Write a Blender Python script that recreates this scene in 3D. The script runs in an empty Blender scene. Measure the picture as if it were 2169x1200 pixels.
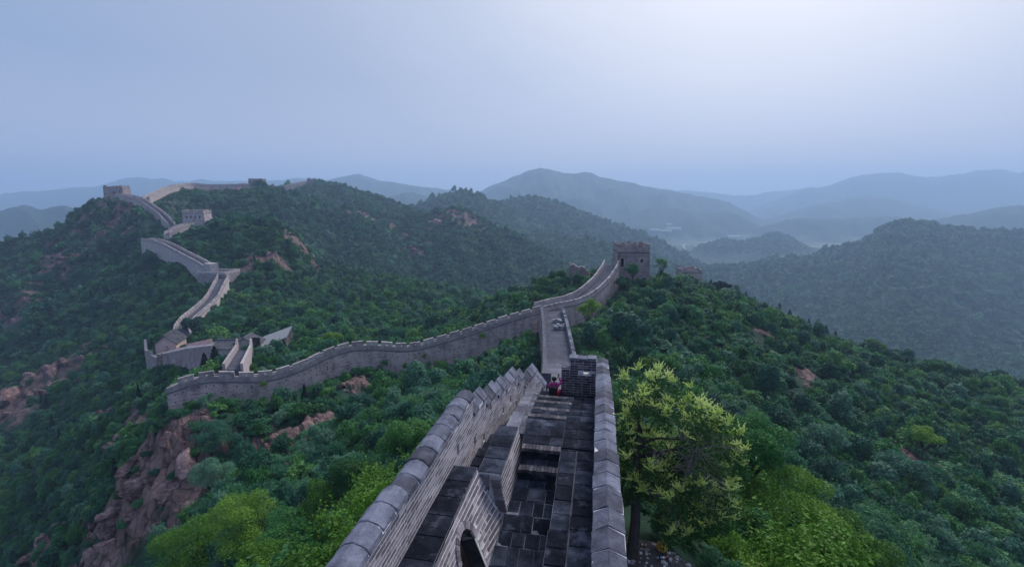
import bpy, bmesh, math, random
import numpy as np
from mathutils import Vector, Matrix, Euler
R = math.radians
rng = np.random.default_rng(7)
random.seed(7)
sc = bpy.context.scene
COL = sc.collection

# ------------------------------------------------------------------ camera
F, CX, CY, PITCH = 1000.0, 1084.5, 600.0, R(10.2)      # focal length and centre in photo pixels
cam_d = bpy.data.cameras.new('camera')
cam = bpy.data.objects.new('camera', cam_d)
COL.objects.link(cam)
cam_d.sensor_width = 36.0
cam_d.lens = 36.0 * F / 2169.0
cam_d.clip_start, cam_d.clip_end = 0.1, 30000.0
cam.location = (0, 0, 0)
cam.rotation_euler = (R(90) - PITCH, 0, 0)
sc.camera = cam

# ------------------------------------------------------------------ sky, sun, exposure
SUN_AZ, SUN_EL = R(30), R(40)                           # to the right of the view axis, behind thin cloud
sun_dir = Vector((math.sin(SUN_AZ) * math.cos(SUN_EL), math.cos(SUN_AZ) * math.cos(SUN_EL), math.sin(SUN_EL)))
world = bpy.data.worlds.new('World')
sc.world = world
world.use_nodes = True
nt = world.node_tree
nt.nodes.clear()
N = nt.nodes.new
out = N('ShaderNodeOutputWorld')
sky = N('ShaderNodeTexSky')
sky.sky_type = 'NISHITA'
sky.sun_disc = False
sky.sun_elevation = SUN_EL
sky.sun_rotation = SUN_AZ
sky.air_density, sky.dust_density, sky.ozone_density = 1.0, 3.0, 2.0
bg1 = N('ShaderNodeBackground')
bg1.inputs['Strength'].default_value = 0.05
nt.links.new(sky.outputs[0], bg1.inputs['Color'])
# cloud deck: even overcast that brightens towards the veiled sun
tc = N('ShaderNodeTexCoord')
dot = N('ShaderNodeVectorMath'); dot.operation = 'DOT_PRODUCT'
dot.inputs[1].default_value = sun_dir
nt.links.new(tc.outputs['Generated'], dot.inputs[0])
sep = N('ShaderNodeSeparateXYZ'); nt.links.new(tc.outputs['Generated'], sep.inputs[0])
noi = N('ShaderNodeTexNoise'); noi.inputs['Scale'].default_value = 1.6; noi.inputs['Detail'].default_value = 4
noi.inputs['Roughness'].default_value = 0.5
mp = N('ShaderNodeMapping'); mp.inputs['Scale'].default_value = (1, 1, 3.2)
nt.links.new(tc.outputs['Generated'], mp.inputs[0]); nt.links.new(mp.outputs[0], noi.inputs['Vector'])
na = N('ShaderNodeMath'); na.operation = 'MULTIPLY_ADD'; na.inputs[1].default_value = 0.10; na.inputs[2].default_value = -0.05
nt.links.new(noi.outputs[0], na.inputs[0])
dn = N('ShaderNodeMath'); dn.operation = 'ADD'
nt.links.new(dot.outputs['Value'], dn.inputs[0]); nt.links.new(na.outputs[0], dn.inputs[1])
ramp = N('ShaderNodeValToRGB')
cr = ramp.color_ramp
cr.elements[0].position = 0.0; cr.elements[0].color = (0.26, 0.33, 0.51, 1)
cr.elements[1].position = 1.0; cr.elements[1].color = (0.86, 0.88, 0.95, 1)
for pos, c in ((0.38, (0.275, 0.355, 0.53)), (0.66, (0.36, 0.42, 0.57)), (0.80, (0.47, 0.52, 0.65)), (0.92, (0.70, 0.72, 0.81))):
    e = cr.elements.new(pos); e.color = (*c, 1)
nt.links.new(dn.outputs[0], ramp.inputs[0])
bg2 = N('ShaderNodeBackground')
bg2.inputs['Strength'].default_value = 0.68
hz = N('ShaderNodeMapRange'); hz.inputs['From Min'].default_value = 0.0; hz.inputs['From Max'].default_value = 0.22
hz.inputs['To Min'].default_value = 0.75; hz.inputs['To Max'].default_value = 0.0
nt.links.new(sep.outputs['Z'], hz.inputs['Value'])                        # paler band low over the horizon all round
hm = N('ShaderNodeMix'); hm.data_type = 'RGBA'; hm.inputs['B'].default_value = (0.57, 0.58, 0.70, 1)
nt.links.new(hz.outputs[0], hm.inputs['Factor']); nt.links.new(ramp.outputs[0], hm.inputs['A'])
nt.links.new(hm.outputs['Result'], bg2.inputs['Color'])
add = N('ShaderNodeMixShader'); add.inputs[0].default_value = 0.92      # the cloud hides most of the clear sky
nt.links.new(bg1.outputs[0], add.inputs[1]); nt.links.new(bg2.outputs[0], add.inputs[2])
nt.links.new(add.outputs[0], out.inputs['Surface'])

sun_l = bpy.data.lights.new('sun', 'SUN')
sun_l.energy, sun_l.angle, sun_l.color = 1.45, R(25), (1.0, 0.95, 0.90)
sun_o = bpy.data.objects.new('sun', sun_l); COL.objects.link(sun_o)
sun_o.rotation_euler = (-sun_dir).to_track_quat('-Z', 'Y').to_euler()

vs = sc.view_settings
vs.view_transform = 'Standard'; vs.look = 'None'; vs.gamma = 1.0; vs.use_curve_mapping = False
vs.exposure = 0.9
sc.render.engine = 'CYCLES'
cy = sc.cycles
cy.use_denoising = True
try:
    cy.denoiser = 'OPENIMAGEDENOISE'; cy.denoising_input_passes = 'RGB_ALBEDO_NORMAL'
except Exception:
    pass
cy.max_bounces = 5; cy.diffuse_bounces = 2; cy.glossy_bounces = 1; cy.transmission_bounces = 2
cy.volume_bounces = 3; cy.transparent_max_bounces = 4
cy.sample_clamp_indirect = 4.0

# ------------------------------------------------------------------ helpers
SA, CA = math.sin(R(10.5)), math.cos(R(10.5))            # heading of the near rampart
cp_, sp_ = math.cos(PITCH), math.sin(PITCH)
def ray(px, py):
    x, yv = (px - CX) / F, -(py - CY) / F
    return x, cp_ + yv * sp_, -sp_ + yv * cp_
def at(px, py, zc, dz=0.0):
    a, b, c = ray(px, py)
    return Vector((a * zc, b * zc, c * zc + dz))
def W(u, l, z=0.0):
    return Vector((u * SA + l * CA, u * CA - l * SA, z))

def tag(o, label=None, cat=None, group=None, kind=None):
    if label: o['label'] = label
    if cat: o['category'] = cat
    if group: o['group'] = group
    if kind: o['kind'] = kind
    return o
def empty(name, loc, label=None, cat=None, group=None, rz=0.0):
    o = bpy.data.objects.new(name, None)
    o.empty_display_size = 0.3
    COL.objects.link(o)
    o.location = loc; o.rotation_euler = (0, 0, rz)
    return tag(o, label, cat, group)
def put(name, me, parent=None, mat=None):
    o = bpy.data.objects.new(name, me)
    COL.objects.link(o)
    if mat is not None and not me.materials: me.materials.append(mat)
    if parent is not None:
        o.parent = parent
        pl = parent
        m = Matrix.Identity(4)
        while pl is not None:
            m = Matrix.LocRotScale(pl.location, pl.rotation_euler, pl.scale) @ m
            pl = pl.parent
        o.matrix_parent_inverse = m.inverted()
    return o

class MB:
    """collects geometry in world coordinates and links it as one mesh object"""
    def __init__(s): s.v = []; s.f = []; s.t = []
    def poly(s, pts, tone=0.5):
        i = len(s.v); s.v.extend([tuple(p) for p in pts]); s.f.append(tuple(range(i, i + len(pts)))); s.t.append(tone)
    def hexa(s, c, tone=0.5):
        """c: 8 corners, bottom ring 0-3 counter-clockwise seen from above, top ring 4-7"""
        i = len(s.v); s.v.extend([tuple(p) for p in c])
        for q in ((3, 2, 1, 0), (4, 5, 6, 7), (0, 1, 5, 4), (1, 2, 6, 5), (2, 3, 7, 6), (3, 0, 4, 7)):
            s.f.append(tuple(i + k for k in q)); s.t.append(tone)
    def box(s, c, sx, sy, sz, rz=0.0, tone=0.5, tilt=None):
        m = Matrix.Rotation(rz, 3, 'Z')
        if tilt is not None: m = m @ tilt
        pts = []
        for z in (-.5, .5):
            for x, y in ((-.5, -.5), (.5, -.5), (.5, .5), (-.5, .5)):
                pts.append(Vector(c) + m @ Vector((x * sx, y * sy, z * sz)))
        s.hexa(pts, tone)
    def loft(s, rings, closed=True, caps=True, tone=0.5):
        i = len(s.v); n = len(rings[0])
        for r in rings: s.v.extend([tuple(p) for p in r])
        for a in range(len(rings) - 1):
            for k in range(n if closed else n - 1):
                k2 = (k + 1) % n
                s.f.append((i + a * n + k, i + a * n + k2, i + (a + 1) * n + k2, i + (a + 1) * n + k)); s.t.append(tone)
        if caps and closed:
            s.f.append(tuple(i + k for k in reversed(range(n)))); s.t.append(tone)
            s.f.append(tuple(i + (len(rings) - 1) * n + k for k in range(n))); s.t.append(tone)
    def tube(s, pts, rad, n=6, tone=0.5):
        rings = []
        pts = [Vector(p) for p in pts]
        for k, p in enumerate(pts):
            d = (pts[min(k + 1, len(pts) - 1)] - pts[max(k - 1, 0)])
            if d.length < 1e-6: d = Vector((0, 0, 1))
            d.normalize()
            a = d.orthogonal().normalized() if abs(d.z) > .95 else d.cross(Vector((0, 0, 1))).normalized()
            b = d.cross(a)
            r = rad[k] if hasattr(rad, '__len__') else rad
            rings.append([p + (a * math.cos(2 * math.pi * q / n) + b * math.sin(2 * math.pi * q / n)) * r for q in range(n)])
        s.loft(rings, tone=tone)
    def mesh(s, name):
        me = bpy.data.meshes.new(name)
        me.from_pydata(s.v, [], s.f)
        a = me.attributes.new('tone', 'FLOAT', 'FACE')
        a.data.foreach_set('value', np.array(s.t, dtype=np.float32))
        bm = bmesh.new(); bm.from_mesh(me)
        bmesh.ops.recalc_face_normals(bm, faces=bm.faces)
        bm.to_mesh(me); bm.free()
        return me
    def build(s, name, mat, parent=None, kind=None, smooth=False, origin=None):
        me = s.mesh(name)
        if smooth: me.polygons.foreach_set('use_smooth', [True] * len(me.polygons))
        if origin is not None:
            me.transform(Matrix.Translation(-Vector(origin)))
        o = put(name, me, parent, mat)
        if origin is not None: o.location = origin
        if kind: o['kind'] = kind
        return o

# value noise on numpy arrays
_perm = np.random.default_rng(3).random((256, 256)).astype(np.float64)
def vnoise(x, y):
    xi, yi = np.floor(x).astype(int), np.floor(y).astype(int)
    fx, fy = x - xi, y - yi
    fx, fy = fx * fx * (3 - 2 * fx), fy * fy * (3 - 2 * fy)
    g = lambda a, b: _perm[a & 255, b & 255]
    a = g(xi, yi) * (1 - fx) + g(xi + 1, yi) * fx
    b = g(xi, yi + 1) * (1 - fx) + g(xi + 1, yi + 1) * fx
    return a * (1 - fy) + b * fy
def fbm(x, y, o=4, ridged=False):
    t = np.zeros_like(x, dtype=float); a = .5; s = 0
    for k in range(o):
        n = vnoise(x + 17.3 * k, y - 9.1 * k)
        if ridged: n = 1 - np.abs(2 * n - 1)
        t += a * n; s += a; a *= .5
        x = x * 2.03 + .3 * y * .1; y = y * 2.03
    return t / s

# ------------------------------------------------------------------ materials
def mat(name):
    m = bpy.data.materials.new(name); m.use_nodes = True
    b = m.node_tree.nodes['Principled BSDF']
    return m, m.node_tree, b
def ramp_node(nt, stops):
    r = nt.nodes.new('ShaderNodeValToRGB')
    e = r.color_ramp.elements
    e[0].position, e[0].color = stops[0][0], (*stops[0][1], 1)
    e[1].position, e[1].color = stops[-1][0], (*stops[-1][1], 1)
    for p, c in stops[1:-1]:
        q = e.new(p); q.color = (*c, 1)
    return r
def noise_node(nt, scale, detail=4, rough=.55, coord=None):
    n = nt.nodes.new('ShaderNodeTexNoise')
    n.inputs['Scale'].default_value = scale; n.inputs['Detail'].default_value = detail; n.inputs['Roughness'].default_value = rough
    if coord is not None: nt.links.new(coord, n.inputs['Vector'])
    return n
def mixc(nt, fac, a, b, mode='MIX'):
    m = nt.nodes.new('ShaderNodeMix'); m.data_type = 'RGBA'; m.blend_type = mode
    for s, v in ((m.inputs['Factor'], fac), (m.inputs['A'], a), (m.inputs['B'], b)):
        if hasattr(v, 'is_output') or hasattr(v, 'links'): nt.links.new(v, s)
        elif isinstance(v, tuple): s.default_value = (*v, 1)
        else: s.default_value = v
    return m.outputs['Result']
def math_(nt, op, a, b=None, clamp=False):
    m = nt.nodes.new('ShaderNodeMath'); m.operation = op; m.use_clamp = clamp
    for s, v in zip(m.inputs, (a, b)):
        if v is None: continue
        if hasattr(v, 'links'): nt.links.new(v, s)
        else: s.default_value = v
    return m.outputs[0]

def stone(name, dark, mid, light, scale=3.0, rough=.85, bump=.4, wear=None, wear_amt=.5, spread=.5, spec=.3, wscale=1.3, courses=0.0):
    """weathered masonry: blotches, speckle, pieces that differ in tone, pale wear"""
    m, nt, b = mat(name)
    geo = nt.nodes.new('ShaderNodeNewGeometry')
    pos = geo.outputs['Position']
    inf = nt.nodes.new('ShaderNodeObjectInfo')
    att = nt.nodes.new('ShaderNodeAttribute'); att.attribute_name = 'tone'
    n1 = noise_node(nt, scale, 6, .62, pos)
    n2 = noise_node(nt, scale * 9, 4, .6, pos)
    r = ramp_node(nt, ((.28, dark), (.52, mid), (.78, light)))
    t = math_(nt, 'ADD', inf.outputs['Random'], att.outputs['Fac'])
    t = math_(nt, 'FRACT', math_(nt, 'MULTIPLY', t, 1.37))
    t = math_(nt, 'MULTIPLY', math_(nt, 'SUBTRACT', t, .5), spread)
    v = math_(nt, 'ADD', n1.outputs[0], t)
    v = math_(nt, 'ADD', v, math_(nt, 'MULTIPLY', math_(nt, 'SUBTRACT', n2.outputs[0], .5), .35))
    if courses:
        # long courses of masonry and rain streaks
        for sc3, amt in (((.35, .35, 5.5), courses), ((.9, .9, .10), courses * .8), ((2.4, 2.4, 7.0), courses * .8)):
            mpn = nt.nodes.new('ShaderNodeMapping'); mpn.inputs['Scale'].default_value = sc3
            nt.links.new(pos, mpn.inputs[0])
            nc = noise_node(nt, 1.0, 4, .65, mpn.outputs[0])
            v = math_(nt, 'ADD', v, math_(nt, 'MULTIPLY', math_(nt, 'SUBTRACT', nc.outputs[0], .5), amt))
    nt.links.new(v, r.inputs[0])
    col = r.outputs[0]
    if wear is not None:
        n3 = noise_node(nt, wscale, 7, .72, pos)
        w = ramp_node(nt, ((.56, (0, 0, 0)), (.70, (1, 1, 1))))
        nt.links.new(n3.outputs[0], w.inputs[0])
        col = mixc(nt, math_(nt, 'MULTIPLY', w.outputs[0], wear_amt), col, wear)
    nt.links.new(col, b.inputs['Base Color'])
    b.inputs['Roughness'].default_value = rough
    b.inputs['Specular IOR Level'].default_value = spec
    bp = nt.nodes.new('ShaderNodeBump'); bp.inputs['Strength'].default_value = bump; bp.inputs['Distance'].default_value = .02
    nt.links.new(n2.outputs[0], bp.inputs['Height']); nt.links.new(bp.outputs[0], b.inputs['Normal'])
    return m
def plain(name, c, rough=.8, var=.25, scale=8):
    m, nt, b = mat(name)
    geo = nt.nodes.new('ShaderNodeNewGeometry')
    n = noise_node(nt, scale, 4, .6, geo.outputs['Position'])
    r = ramp_node(nt, ((.3, tuple(x * (1 - var) for x in c)), (.7, tuple(min(1, x * (1 + var)) for x in c))))
    nt.links.new(n.outputs[0], r.inputs[0]); nt.links.new(r.outputs[0], b.inputs['Base Color'])
    b.inputs['Roughness'].default_value = rough
    return m

M = {}
M['brick'] = stone('brick_face', (.16, .14, .17), (.31, .275, .325), (.47, .42, .465), 2.2, .9, .5, (.48, .44, .46), .4, .55)
M['brick_dark'] = stone('dark_brick_and_arch_shade', (.045, .043, .056), (.095, .088, .108), (.18, .155, .17), 2.0, .9, .5, (.30, .28, .31), .35, .5)  # dark bricks, also the shade painted inside the terrace arch
M['mortar'] = stone('lime_mortar', (.52, .50, .53), (.72, .70, .73), (.84, .82, .85), 5, .95, .3, None, 0, .1)
M['coping'] = stone('coping_stone', (.038, .042, .066), (.092, .100, .145), (.19, .205, .275), 3.2, .85, .6, (.29, .305, .37), .5, .45, .5, .15)
M['slab'] = stone('dark_paving', (.008, .010, .017), (.022, .027, .042), (.068, .080, .112), 2.6, .95, .7, (.15, .17, .235), .6, .28, .06, 1.5)
M['ledge'] = stone('pale_paving', (.06, .064, .085), (.13, .135, .175), (.25, .255, .31), 1.6, .85, .5, (.36, .365, .42), .5, .4)
M['walk'] = stone('worn_walkway', (.045, .050, .072), (.078, .084, .115), (.13, .138, .175), .5, .92, .3, (.19, .195, .23), .4, .3)
M['far_brick'] = stone('old_rampart_brick', (.17, .135, .145), (.37, .30, .305), (.54, .445, .445), .55, .95, .9, (.56, .50, .50), .35, .35, .2, .5, 1.05)
M['far_pale'] = stone('pale_parapet_brick', (.25, .215, .225), (.40, .345, .355), (.54, .475, .475), 1.2, .95, .7, None, 0, .3, .2, 1, .4)
M['tower'] = stone('tower_brick', (.17, .13, .14), (.30, .235, .24), (.43, .345, .34), .5, .95, .8, (.44, .38, .38), .3, .3, .2, .4, .6)
M['tile'] = stone('roof_tile', (.07, .072, .085), (.12, .12, .14), (.18, .18, .20), .9, .9, .6, None, 0, .3)
M['pink_wall'] = stone('pink_plaster', (.55, .37, .35), (.66, .46, .43), (.74, .55, .51), .4, .9, .3, None, 0, .1)
M['white_roof'] = plain('white_sheet', (.36, .38, .41), .8, .12, .3)
M['dark'] = plain('dark_parts_and_hole_shade', (.02, .018, .018))  # dark small parts, also the painted shade of putlog holes
M['bark'] = plain('bark', (.035, .028, .026), .9, .5, 9)
M['twig'] = plain('grey_twigs', (.16, .15, .15), .9, .4, 9)
M['rubble'] = stone('rubble_stone', (.22, .21, .24), (.45, .43, .46), (.68, .66, .69), 1.6, .95, .8, None, 0, .5)
M['rock'] = stone('red_rock', (.060, .038, .040), (.19, .118, .115), (.37, .25, .24), .5, .95, 1.0, (.38, .31, .30), .4, .35, .15, .35, .9)

def foliage(name, stops, tint=None, trans=.25, shape=True):
    m, nt, b = mat(name)
    inf = nt.nodes.new('ShaderNodeObjectInfo')
    geo = nt.nodes.new('ShaderNodeNewGeometry')
    n1 = noise_node(nt, .045, 5, .68, geo.outputs['Position'])
    n2 = noise_node(nt, 1.1, 3, .6, geo.outputs['Position'])
    v = math_(nt, 'ADD', math_(nt, 'MULTIPLY', inf.outputs['Random'], .5), math_(nt, 'MULTIPLY', n1.outputs[0], .55))
    v = math_(nt, 'ADD', v, math_(nt, 'MULTIPLY', math_(nt, 'SUBTRACT', n2.outputs[0], .5), .55))
    r = ramp_node(nt, stops)
    nt.links.new(v, r.inputs[0])
    col = r.outputs[0]
    nt.links.new(col, b.inputs['Base Color'])
    b.inputs['Roughness'].default_value = .62
    b.inputs['Specular IOR Level'].default_value = .25
    tr = nt.nodes.new('ShaderNodeBsdfTranslucent')
    nt.links.new(col, tr.inputs['Color'])
    mx = nt.nodes.new('ShaderNodeMixShader'); mx.inputs[0].default_value = trans
    o = nt.nodes['Material Output']
    nt.links.new(b.outputs[0], mx.inputs[1]); nt.links.new(tr.outputs[0], mx.inputs[2]); nt.links.new(mx.outputs[0], o.inputs['Surface'])
    return m
M['leaf_dark'] = foliage('scrub_leaves', ((.10, (.010, .048, .026)), (.38, (.023, .118, .060)), (.62, (.052, .200, .088)), (.92, (.140, .33, .135))))
M['leaf_blue'] = foliage('bluish_leaves', ((.12, (.014, .060, .042)), (.5, (.038, .160, .098)), (.92, (.155, .32, .20))))
M['leaf_mid'] = foliage('green_leaves', ((.12, (.018, .072, .020)), (.5, (.048, .200, .048)), (.92, (.155, .33, .085))))
M['leaf_yellow'] = foliage('yellow_green_leaves', ((.12, (.034, .115, .012)), (.5, (.095, .235, .020)), (.95, (.23, .41, .055))))
M['leaf_tree'] = foliage('flowering_tree_leaves', ((.15, (.018, .07, .018)), (.5, (.050, .155, .032)), (.95, (.12, .25, .05))))
M['needle'] = foliage('conifer_needles', ((.15, (.006, .018, .018)), (.5, (.012, .032, .028)), (.95, (.025, .055, .042))))
M['flower'] = foliage('pale_yellow_flowers', ((.15, (.40, .54, .12)), (.5, (.62, .76, .24)), (.95, (.80, .88, .40))), None, .3)
# ------------------------------------------------------------------ paths of the ramparts (x, y, walkway height)
def sil(px, py):
    x, y, z = ray(px, py)
    h = math.hypot(x, y)
    return math.atan2(x, y), z / h
def walkpt(px, py, zc, dz=-1.7):                 # photo point on a parapet top -> point on the walkway edge
    p = at(px, py, zc)
    return (p.x, p.y, p.z + dz)
# main wing, its parapet facing the camera, from the broken left end to the junction and on to the watchtower
WING = [walkpt(*a) for a in ((350, 812, 70), (392, 797, 71), (430, 786, 72), (470, 786, 73), (520, 789, 74.5), (580, 785, 76.5), (640, 765, 79.5), (690, 740, 82.5),
        (740, 723, 85.5), (790, 722, 88), (840, 727, 89.5), (880, 726, 91), (940, 709, 93), (1000, 692, 95.5), (1060, 672, 98), (1110, 657, 100), (1150, 646, 101.5))]
CREST = [walkpt(*a) for a in ((1150, 646, 101.5), (1172, 640, 102.5), (1196, 636, 104), (1226, 629, 107), (1250, 619, 110), (1272, 603, 114), (1292, 583, 119), (1308, 559, 125), (1311, 549, 128.5))]
# lower walkway from the end of the near rampart across the saddle to the junction
LOWER = [(1.5, 23.1, -9.85), (1.65, 24.0, -10.2), (2.25, 32.0, -13.0), (2.95, 42.0, -16.5), (3.65, 52.0, -19.7), (4.2, 60.0, -22.2), (4.65, 67.0, -23.6), (5.2, 76.0, -23.6), (5.65, 85.0, -23.4), (6.0, 96.0, -23.2)]   # left edge
RIBBON = [walkpt(*a) for a in ((372, 706, 140), (366, 690, 147), (385, 667, 157), (412, 647, 168), (436, 625, 179), (448, 603, 189), (458, 586, 198), (462, 577, 205))]
TERRACE = [walkpt(*a) for a in ((440, 566, 208), (412, 548, 217), (380, 532, 227), (345, 513, 239), (318, 504, 248), (298, 503, 254))]
SPUR2 = [walkpt(*a) for a in ((346, 491, 262), (366, 479, 268), (386, 472, 275), (400, 470, 280))]
UPPER = [walkpt(*a) for a in ((372, 474, 292), (352, 452, 303), (330, 436, 315), (306, 420, 328), (285, 414, 338), (256, 410, 348))]
FARRIDGE = [walkpt(*a) for a in ((316, 416, 336), (335, 407, 358), (358, 396, 385), (382, 390, 405), (404, 388, 420), (450, 391, 435), (500, 390, 448), (530, 388, 458))]
FARRIDGE2 = [walkpt(*a) for a in ((604, 393, 655), (628, 387, 675), (650, 383, 698))]
DARKRIDGE = [walkpt(*a) for a in ((650, 416, 500), (680, 425, 505), (715, 434, 510), (760, 438, 515), (800, 446, 525), (845, 456, 540))]

# ------------------------------------------------------------------ ground heights
near = []                                        # (x, y, z) of the near ground
for u, l, z in ((-8, -4.3, -11), (-8, 1.3, -11), (-8, 8, -15), (-8, -12, -18), (4, -4.5, -10.6), (4, -8, -13.2), (4, 1.4, -11), (4, 4, -12.2), (10, -4.6, -10.9), (10, -8, -13.8),
                (10, 1.4, -11), (10, 3, -11.2), (14, 2.6, -11.2), (16, 1.5, -11.6), (16, -5, -12.4), (16, -10, -16.5), (22, 2.4, -13.4), (22, -4.4, -14.5)):
    near.append(tuple(W(u, l, z)))
near += [(1.2, 40, -19.3), (8.8, 40, -19.0), (3, 67, -28.6), (11, 67, -28.6), (4.5, 88, -27.6), (13, 88, -28.2), (3.7, 13.2, -11.1)]
for P, dn_, df in ((WING, 4.6, 3.8), (CREST, 4.4, 3.6)):
    for i in range(0, len(P), 2):
        x, y, z = P[i]
        near.append((x, y - 2, z - dn_)); near.append((x, y + 7, z - df))
for P, d in ((RIBBON, 3.4), (TERRACE, 3.6), (SPUR2, 3.6)):
    for x, y, z in P[::2]: near.append((x, y, z - d))
for a in ((600, 950, 60, -2), (450, 900, 64, -2), (330, 900, 68, -1), (300, 1000, 66, 0), (220, 1150, 66, 0), (100, 1195, 75, -1), (430, 1100, 52, -1), (700, 900, 62, -2),
          (900, 850, 55, -2), (1000, 780, 75, -2), (1100, 740, 82, -2), (800, 1000, 40, -2), (600, 1190, 28, -2.5), (400, 1190, 38, -2), (750, 1100, 25, -2.5), (850, 950, 38, -2),
          (500, 1000, 50, -2), (700, 830, 76, -1), (560, 850, 70, -1.5), (420, 850, 68, -1),
          (150, 900, 140, -2), (50, 1000, 125, -2), (0, 1100, 110, -2), (0, 1195, 100, -2), (0, 850, 170, -2), (80, 790, 185, -1), (0, 700, 240, -2), (200, 780, 170, -2), (280, 800, 140, -2), (320, 860, 105, -1), (230, 880, 112, 0),
          (-200, 900, 180, -2), (-200, 700, 260, -2), (-200, 1190, 120, -2),
          (250, 620, 235, -2), (200, 700, 210, -2), (120, 650, 265, -2), (300, 650, 205, -2), (330, 760, 150, -2), (420, 590, 215, -2), (350, 550, 240, -2), (300, 527, 252, -2), (200, 560, 290, -2), (0, 600, 320, -2), (120, 560, 310, -2),
          (475, 610, 198, -3), (530, 580, 214, -2), (500, 650, 178, -2), (400, 690, 152, -3), (450, 715, 133, -3), (560, 690, 135, -2), (620, 715, 118, -2), (600, 640, 190, -2),
          (700, 660, 180, -2), (800, 640, 200, -2), (900, 600, 255, -2), (850, 690, 145, -3), (1000, 640, 172, -3), (1050, 640, 140, -3), (1130, 622, 122, -2),
          (1080, 618, 148, -2), (1150, 588, 142, -2), (1220, 592, 135, -1), (1275, 562, 134, -2), (640, 600, 215, -3), (700, 590, 250, -3), (800, 575, 280, -3),
          (500, 748, 106, -1), (460, 752, 118, -2), (340, 770, 139, -1), (580, 735, 112, -3), (640, 735, 108, -3),
          (1340, 592, 127, -1), (1400, 588, 140, -2), (1390, 640, 100, -2), (1300, 690, 84, -4), (1350, 760, 70, -3), (1400, 700, 85, -2), (1600, 800, 78, -2), (1480, 600, 170, -2), (1457, 592, 206, -2),
          (1600, 642, 160, -2), (1700, 692, 150, -2), (1830, 745, 140, -2), (1950, 768, 130, -2), (2169, 853, 112, -2), (2350, 920, 105, -2), (1800, 900, 78, -2), (2000, 1000, 68, -2),
          (2169, 1100, 60, -2), (2000, 1190, 46, -2), (1700, 1190, 30, -2), (1850, 1190, 38, -2), (1600, 1050, 24, -3), (1500, 900, 45, -2), (1600, 900, 58, -2), (1500, 800, 65, -2), (1400, 900, 28, -3), (1450, 1190, 15.5, 0), (2400, 1190, 60, -3)):
    near.append(tuple(at(*a)))
for px, py, zc, z in ((1100, 0, 330, -72), (950, 0, 340, -72), (1200, 0, 300, -80), (800, 0, 340, -60), (700, 0, 330, -45), (1440, 0, 380, -118), (1560, 0, 205, -52), (1650, 0, 195, -55), (1750, 0, 185, -56), (1900, 0, 320, -132), (2000, 0, 290, -126),
                      (2169, 0, 250, -118), (2350, 0, 230, -112), (1700, 0, 370, -138), (1550, 0, 390, -132), (1350, 0, 310, -92), (1300, 0, 200, -50), (1230, 0, 200, -50), (2000, 0, 180, -72), (2169, 0, 160, -66)):
    x = (px - CX) / F * zc
    near.append((x, zc * .97, z))
for a in ((1520, 608, 250, -4), (1580, 630, 243, -4), (1650, 662, 235, -4), (1750, 707, 222, -4), (1812, 742, 212, -5)):
    near.append(tuple(at(*a)))
near = np.array(near)
_th, _lr = np.arctan2(near[:, 0], np.maximum(near[:, 1], .5)), np.log(np.hypot(near[:, 0], near[:, 1]) + 4)
def _k(d2): return np.where(d2 > 1e-12, .5 * d2 * np.log(d2 + 1e-12), 0)
_A = np.stack([_th, _lr], 1)
_n = len(_A)
_K = _k(((_A[:, None] - _A[None]) ** 2).sum(-1)) + np.eye(_n) * 3e-5
_P = np.concatenate([np.ones((_n, 1)), _A], 1)
_S = np.block([[_K, _P], [_P.T, np.zeros((3, 3))]])
_w = np.linalg.solve(_S, np.concatenate([near[:, 2], np.zeros(3)]))
def near_h(th, lr):
    o = np.zeros(th.shape)
    for i in range(_n): o += _w[i] * _k((th - _A[i, 0]) ** 2 + (lr - _A[i, 1]) ** 2)
    return o + _w[-3] + _w[-2] * th + _w[-1] * lr

VALLEY = -180.0
HAZE = 0.00035
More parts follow.
